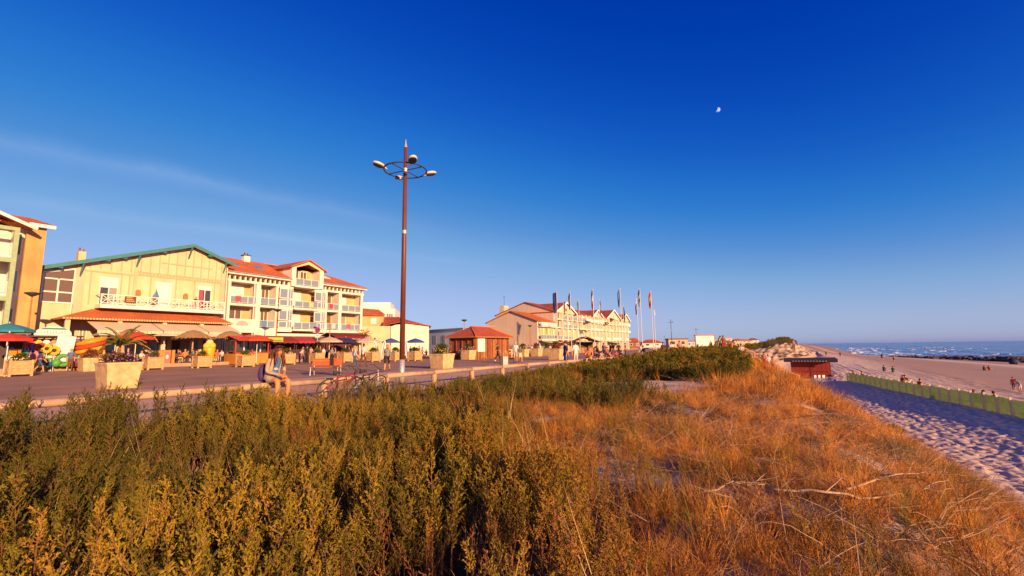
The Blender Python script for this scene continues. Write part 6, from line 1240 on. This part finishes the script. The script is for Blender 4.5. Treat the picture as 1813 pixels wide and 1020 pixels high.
# red beach hut
hp = GB(1437, 671); T = thing('beach_hut', 'red wooden beach hut with dark overhanging roof', 'hut', hp - V(0, 0, .1), math.atan2(NY, NX)); hw = 2.15; HC = mat('hut_red', (.30, .035, .022), .7, .2, 3)
MB().box(-hw, hw, .06, 3.2, 0, 2.3).build('wall', HC, T)
for i in range(9): MB().box(-hw + i * .478 + .008, -hw + (i + 1) * .478 - .008, 0, .058, .05, 2.28).build('board', HC, T)
MB().box(-.05, .05, -.03, -.002, .05, 2.2).box(-1.9, 1.9, -.03, -.002, 1.0, 1.08).build('door_batten', mat('hut_dark_red', (.22, .02, .015), .7, .2, 3), T)
MB().slab([(-hw - .75, -.9, 2.55), (hw + .75, -.9, 2.62), (hw + .75, 3.7, 2.75), (-hw - .75, 3.7, 2.65)], .16).build('roof', mat('hut_roof', (.035, .02, .025), .7, .2, 4), T); MB().box(-hw - .72, hw + .72, -.93, -.902, 2.24, 2.52).build('fascia', MATS['hut_roof'], T)
for j in range(12): MB().box(-1.9 + j * .32, -1.78 + j * .32, -.945, -.931, 2.33, 2.43).build('letter_stroke', flat((.45, .40, .38)), T)
for px, lb in ((1442, 'white plastic chair before the hut, left of three'), (1449, 'white plastic chair before the hut, middle of three'), (1457, 'white plastic chair before the hut, right of three')):
    c_ = again(CH1, GB(px, 675), R(random.uniform(100, 200)), lb, .8); c_['group'] = 'white chairs by the beach hut'
    for o in c_.children:
        o.data = o.data.copy(); o.data.materials[0] = w_white2
# stair rail down the dune
sr = [ondune(1296, 50), ondune(1316, 51), ondune(1334, 52.5), ondune(1352, 54), ondune(1372, 55.5), ondune(1392, 57), ondune(1410, 58.5)]
T = thing('dune_stair_rail', 'orange brown wooden rail running down the dune to the hut', 'rail', (0, 0, 0)); orr = mat('orange_timber', (.48, .19, .07), .75, .2, 4); tp = [AB(a, b, ground_z(a, b)) for a, b in sr]
for p in tp: MB().box(-.06, .06, -.06, .06, -.2, 1.1).build('post', orr, T, loc=p)
for i in range(len(tp) - 1):
    for z in (.5, 1.0): MB().bar(tp[i] + V(0, 0, z), tp[i + 1] + V(0, 0, z), .05, .10).build('rail', orr, T)
    MB().add([tp[i] + V(0, .03, .05), tp[i + 1] + V(0, .03, .05), tp[i + 1] + V(0, .03, .48), tp[i] + V(0, .03, .48)], [(0, 1, 2, 3)]).build('panel', orr, T)
for px, a, po, t_c, b_c, lb in ((1306, 50.5, 'sit', W_, DK, 'man in white T-shirt sitting at the top of the dune stair'), (1345, 53, 'walk', (.6, .2, .15), RD_, 'person in red and white on the dune stair, left'), (1352, 53.6, 'walkb', W_, (.6, .3, .3), 'person in white top on the dune stair, middle'), (1360, 54.4, 'walk', (.58, .28, .2), (.5, .1, .08), 'person in orange red on the dune stair, right')):
    a_, b_2 = ondune(px, a); person(AB(a_, b_2 + .3, ground_z(a_, b_2 + .3)), 210, po, lb, t_c, b_c, 1.7, long_leg=False)
# people on the beach
BPX = [(1731, 712, 'groundb', (.25, .03, .05), DK, 75, 'woman in dark red sitting on the sand by the fence'), (1741, 713, 'ground', (.10, .06, .10), (.25, .35, .05), 80, 'person with green towel sitting next to the woman in dark red'), (1767, 715, 'groundb', (.05, .08, .14), DK, 75, 'man in dark blue T-shirt sitting on the sand, rightmost by the fence'), (1628, 687, 'ground', (.30, .10, .05), DK, 80, 'lone person sitting on the sand in the middle of the fence'),
       (1598, 679, 'ground', (.35, .05, .06), DK, 70, 'person in red sitting left of a pair on the sand'), (1607, 678, 'groundb', (.08, .08, .12), (.6, .55, .5), 80, 'person in dark top sitting right of a pair on the sand'), (1515, 668, 'groundb', (.5, .12, .08), (.5, .2, .1), 80, 'sunbather just behind the far fence end, left'), (1530, 670, 'groundb', (.45, .1, .1), DK, 80, 'sunbather just behind the far fence end, right'),
       (1565, 657, 'ground', (.05, .16, .12), DK, 60, 'person in green sitting far out on the sand, left'), (1581, 659, 'ground', (.05, .20, .15), GN, 60, 'person in teal green sitting far out on the sand, right'), (1796, 692, 'stand', (.75, .07, .03), (.10, .10, .25), 250, 'child in bright red T-shirt standing on the beach'), (1807, 694, 'bend', (.30, .42, .6), W_, 270, 'child in pale blue bending down on the beach'),
       (1742, 656, 'ground', (.12, .06, .05), DK, 90, 'distant sunbather near the breakwater, left'), (1750, 656, 'ground', (.3, .05, .04), DK, 90, 'distant sunbather near the breakwater, right'), (1562, 638, 'walk', DK, DK, 60, 'far walker in dark clothes near the water'), (1583, 641, 'walkb', (.5, .3, .2), DK, 240, 'far walker in light top on the wet sand'), (1463, 631, 'walk', (.3, .1, .08), DK, 40, 'far walker beyond the hut roof, left'), (1488, 633, 'stand', DK, DK, 200, 'far figure beyond the hut roof, right'), (1406, 621, 'stand', (.4, .2, .15), DK, 200, 'tiny figure on the far beach'), (1590, 630, 'stand', (.2, .1, .1), DK, 100, 'tiny bather at the water edge')]
for px, py, po, t_c, b_c, fc_, lb in BPX:
    p = GB(px, py); kid = 'child' in lb; person(p - V(0, 0, .04), fc_, po, lb, t_c, b_c, 1.25 if kid else 1.72, long_leg=False, long_hair='woman' in lb)
d0 = GB(1796, 645); o = MB().ball((0, 0, .55), (1.1, .9, .75), 12, 8).build('beach_tent', flat((.03, .03, .07)), None, True, loc=d0); tag(o, 'small dark dome tent near the breakwater', 'tent'); MB().prism([(-.3, 0), (.3, 0), (0, .8)], -.93, -.88).build('tent_door', flat((.10, .09, .12)), o)
# breakwater
rk = random.Random(9); bk = MB()
P0, P1 = G(1575, 633, -4.9), G(1813, 641, -4.9); P2 = P1 + (P1 - P0) * .8
for i in range(520):
    f = rk.random() * 1.8; p = P0.lerp(P1, f) if f <= 1 else P1.lerp(P2, (f - 1) / .8); wd = 1.5 + 2.6 * min(1, f * 1.5); s = rk.uniform(.5, 1.25) * (.7 + .5 * min(1, f)); y = rk.gauss(0, wd); bk.ball((p.x + rk.uniform(-2, 2) - y * .2, p.y + y, -5.1 + max(0, .9 - abs(y) * .28) * (.5 + .7 * min(1, f)) + rk.uniform(-.2, .2)), (s * rk.uniform(.7, 1.4), s * rk.uniform(.7, 1.3), s * .75), 7, 5, .22, rk)
o = bk.build('breakwater', mat('dark_rock', (.115, .08, .075), .85, .45, .8, .6, 6, coords='Object')); tag(o, 'dark rock breakwater along the water edge', 'rocks', kind='stuff')
# surf
fm = MB(); rs = random.Random(31)
for i in range(160):
    a = rs.uniform(120, 700) if i < 130 else rs.uniform(40, 300); r = rs.choice([3, 8, 14, 22, 34, 50, 70, 95]) + rs.uniform(-3, 3); L = rs.uniform(8, 45); w0 = rs.uniform(.5, 2.2); k = 14; vs = []
    for j in range(k + 1):
        aa = a + L * j / k; bb = float(shore_b(aa)) + r + 1.5 * math.sin(j * .9 + i); w = w0 * math.sin(math.pi * j / k) * rs.uniform(.4, 1.3) + .02; z1 = float(sea_z(np.array(aa), np.array(bb))); z2 = float(sea_z(np.array(aa), np.array(bb + w))); zz = max(z1, z2) + .10; vs += [AB(aa, bb, zz), AB(aa, bb + w * .5, zz + .14), AB(aa, bb + w, zz)]
    fm.add(vs, [(3 * j + q, 3 * j + q + 1, 3 * j + q + 4, 3 * j + q + 3) for j in range(k) for q in (0, 1)])
o = fm.build('sea_foam', mat('foam', (.80, .80, .82), .8, .1, 2)); tag(o, 'white broken surf on the near waves', 'surf', kind='stuff')
# far houses
def house(px0, px1, ytop, d, lb, wc, rc, zb=0.0, style='hip'):
    p0 = DP(px0, 609, d); p1 = DP(px1, 609, d); w = p1.x - p0.x; pt = DP((px0 + px1) / 2, ytop, d).z; h = pt - zb; T = thing('far_house', lb, 'house', (p0.x, d, zb), R(-6)); dp = w * .7; eh = h * (.62 if style == 'hip' else .9)
    MB().box(0, w, 0, dp, -2, eh).build('wall', wc, T)
    if style == 'hip':
        o_ = w * .04; i_ = w * .3
        for pts in ([(-o_, -o_, eh), (w + o_, -o_, eh), (w - i_, dp / 2, h), (i_, dp / 2, h)], [(-o_, dp + o_, eh), (i_, dp / 2, h), (w - i_, dp / 2, h), (w + o_, dp + o_, eh)], [(-o_, -o_, eh), (i_, dp / 2, h), (-o_, dp + o_, eh)], [(w + o_, -o_, eh), (w + o_, dp + o_, eh), (w - i_, dp / 2, h)]): MB().slab(pts, .2).build('roof', rc, T)
    else: MB().box(-w * .03, w * 1.03, -w * .03, dp, eh, h).build('roof', rc, T)
    nw = max(2, int(w / 3.5))
    for i in range(nw): window(T, w * (i + .3) / nw, eh * .45, w / nw * .4, eh * .38, -.02, gl_dark, w_white2, 1, fw=.1)
    return T
brn = mat('brown_roof', (.20, .10, .07), .8, .2, 1)
for q in ((1112, 1134, 598.5, 185, 'far brick house with red hipped roof right of the hotel', mat('brick_wall', (.34, .14, .09), .85, .2, 1), t_red, 0, 'hip'), (1138, 1171, 601, 230, 'far white house with red hipped roof behind the flagpoles', w_white, t_red, 0, 'hip'), (1184, 1217, 599.2, 170, 'far tan house with flat brown roof below the lamp mast', w_pink, brn, 0, 'flat'), (1217, 1231, 603.5, 200, 'small far grey house left of the notice board', mat('grey_render', (.5, .5, .5)), brn, 0, 'flat'),
          (1268, 1299, 602.5, 300, 'far white house with long red roof on the dune', w_white, t_red, .5, 'hip'), (1277, 1296, 597.5, 420, 'far grey flat-roofed house above the long red roof', w_beige, mat('grey_zinc', (.3, .33, .38)), 2, 'flat'), (1300, 1316, 600, 400, 'far cream house with red roof, left of the dune row', w_cream, t_red, 2, 'hip'), (1314, 1330, 600.5, 410, 'far cream house with red roof, middle of the dune row', w_cream, t_orange, 2, 'hip'), (1328, 1343, 598.7, 430, 'far pale house at the right end of the dune row', w_white, brn, 2, 'hip')): house(*q)
# thatched beach bar before the hotel
p = DP(1039, 612, 96); T = thing('thatched_bar', 'open thatched bar with dark roof in front of the hotel', 'bar', (p.x, p.y, 0), R(10))
for x in (-2.4, 2.4):
    for y in (0, 3): MB().cyl((x, y, 0), (x, y, 2.4), .08, None, 6).build('post', log, T)
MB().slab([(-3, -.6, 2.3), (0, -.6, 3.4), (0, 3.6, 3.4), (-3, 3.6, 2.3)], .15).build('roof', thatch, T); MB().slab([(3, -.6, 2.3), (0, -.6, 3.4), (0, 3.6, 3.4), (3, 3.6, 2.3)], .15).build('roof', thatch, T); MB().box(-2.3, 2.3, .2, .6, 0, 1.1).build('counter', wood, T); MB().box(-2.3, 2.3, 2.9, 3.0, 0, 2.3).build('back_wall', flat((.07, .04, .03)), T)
# fallen branches in the dry grass
m_pale = mat('bleached_branch', (.50, .33, .20), .8, .25, 8); m_brn = mat('brown_branch', (.20, .10, .06), .8, .25, 8)
def branch(pts, r, lb, m, lift=.10, seed=0):
    rb = random.Random(seed); w = [GD(*p) + V(0, 0, lift + rb.uniform(-.04, .06)) for p in pts]; fine = []
    for i in range(len(w) - 1):
        for k in range(4): fine.append(w[i].lerp(w[i + 1], k / 4) + V(rb.gauss(0, .012), rb.gauss(0, .012), rb.gauss(0, .012)))
    fine.append(w[-1]); n_ = len(fine); T = thing('fallen_branch', lb, 'branch', w[0], 0, 'fallen branches on the dune'); fine = [p - w[0] for p in fine]; MB().tube(fine, [r * (1 - .75 * i / n_) for i in range(n_)], 6).build('stem', m, T, True)
    for k in range(5):
        i = rb.randint(2, n_ - 3); d = (fine[i + 1] - fine[i]).normalized(); d = (d + V(rb.gauss(0, .5), rb.gauss(0, .5), rb.uniform(0, .5))).normalized(); q = [fine[i]]; L = rb.uniform(.2, .5)
        for s in range(5): q.append(q[-1] + d * L / 5); d = (d + V(rb.gauss(0, .15), rb.gauss(0, .15), rb.gauss(0, .1))).normalized()
        MB().tube(q, [r * .45, r * .4, r * .33, r * .25, r * .18, r * .1], 5).build('twig', m, T, True)
branch([(1235, 891), (1300, 889), (1357, 890)], .011, 'pale straight branch, leftmost of the fallen branches', m_pale, .12, 1); branch([(1359, 900), (1468, 910), (1542, 903), (1634, 886), (1690, 891)], .013, 'longest fallen branch lying across the dry grass', m_pale, .12, 2); branch([(1503, 897), (1574, 868), (1627, 857), (1680, 855)], .011, 'curved fallen branch above the longest one', m_pale, .14, 3)
branch([(1669, 829), (1712, 872), (1729, 893)], .009, 'dark branch on the dune slope nearest the beach', m_brn, .2, 4); branch([(1380, 897), (1419, 881), (1462, 878)], .009, 'thin arched branch left of the curved one', m_brn, .15, 5); branch([(1430, 757), (1490, 752), (1545, 760)], .010, 'dark thin branch higher up on the dune slope', m_brn, .18, 6); branch([(1475, 920), (1505, 940), (1516, 955)], .007, 'short pale twig below the longest branch', m_pale, .1, 7)
branch([(1345, 682), (1375, 690), (1405, 696)], .02, 'grey brushwood branch lying on the hill slope', m_brn, .1, 8)
# small tuft alone on the sand
p = GB(1583, 766); f = MB(); foliage(f, (0, 0, 0), .42, 700, .14, random.Random(3), 1.0); o = f.build('sand_tuft', m_marram, None, loc=p); tag(o, 'single green tuft growing on the shaded sand', 'grass tuft')
# half moon in daylight
md = RAY(1270.5, 194).normalized(); T_m = MB(); prof = [(math.cos(t), math.sin(t)) for t in [R(-100 + 200 * k / 16) for k in range(17)]] ; r_m = 13.5
inner = [(.25 * math.cos(t) - .28, math.sin(t)) for t in [R(100 - 200 * k / 16) for k in range(17)]]
T_m.prism([(x * r_m, z * r_m) for x, z in prof] + [(x * r_m, z * r_m) for x, z in inner[1:-1]], -4, 4)
mm = bpy.data.materials.new('moon_glow'); mm.use_nodes = True; e_ = mm.node_tree.nodes['Principled BSDF']; e_.inputs['Base Color'].default_value = (.25, .3, .4, 1); e_.inputs['Emission Color'].default_value = (.25, .42, .95, 1); e_.inputs['Emission Strength'].default_value = .28  # only the lit part is modelled; its brightness is put in as emission
o = T_m.build('moon', mm, None, loc=md * 2900); o.rotation_euler = (R(-20), R(22), -math.atan2(md.x, md.y)); tag(o, 'small pale half moon in the deep blue sky', 'moon')
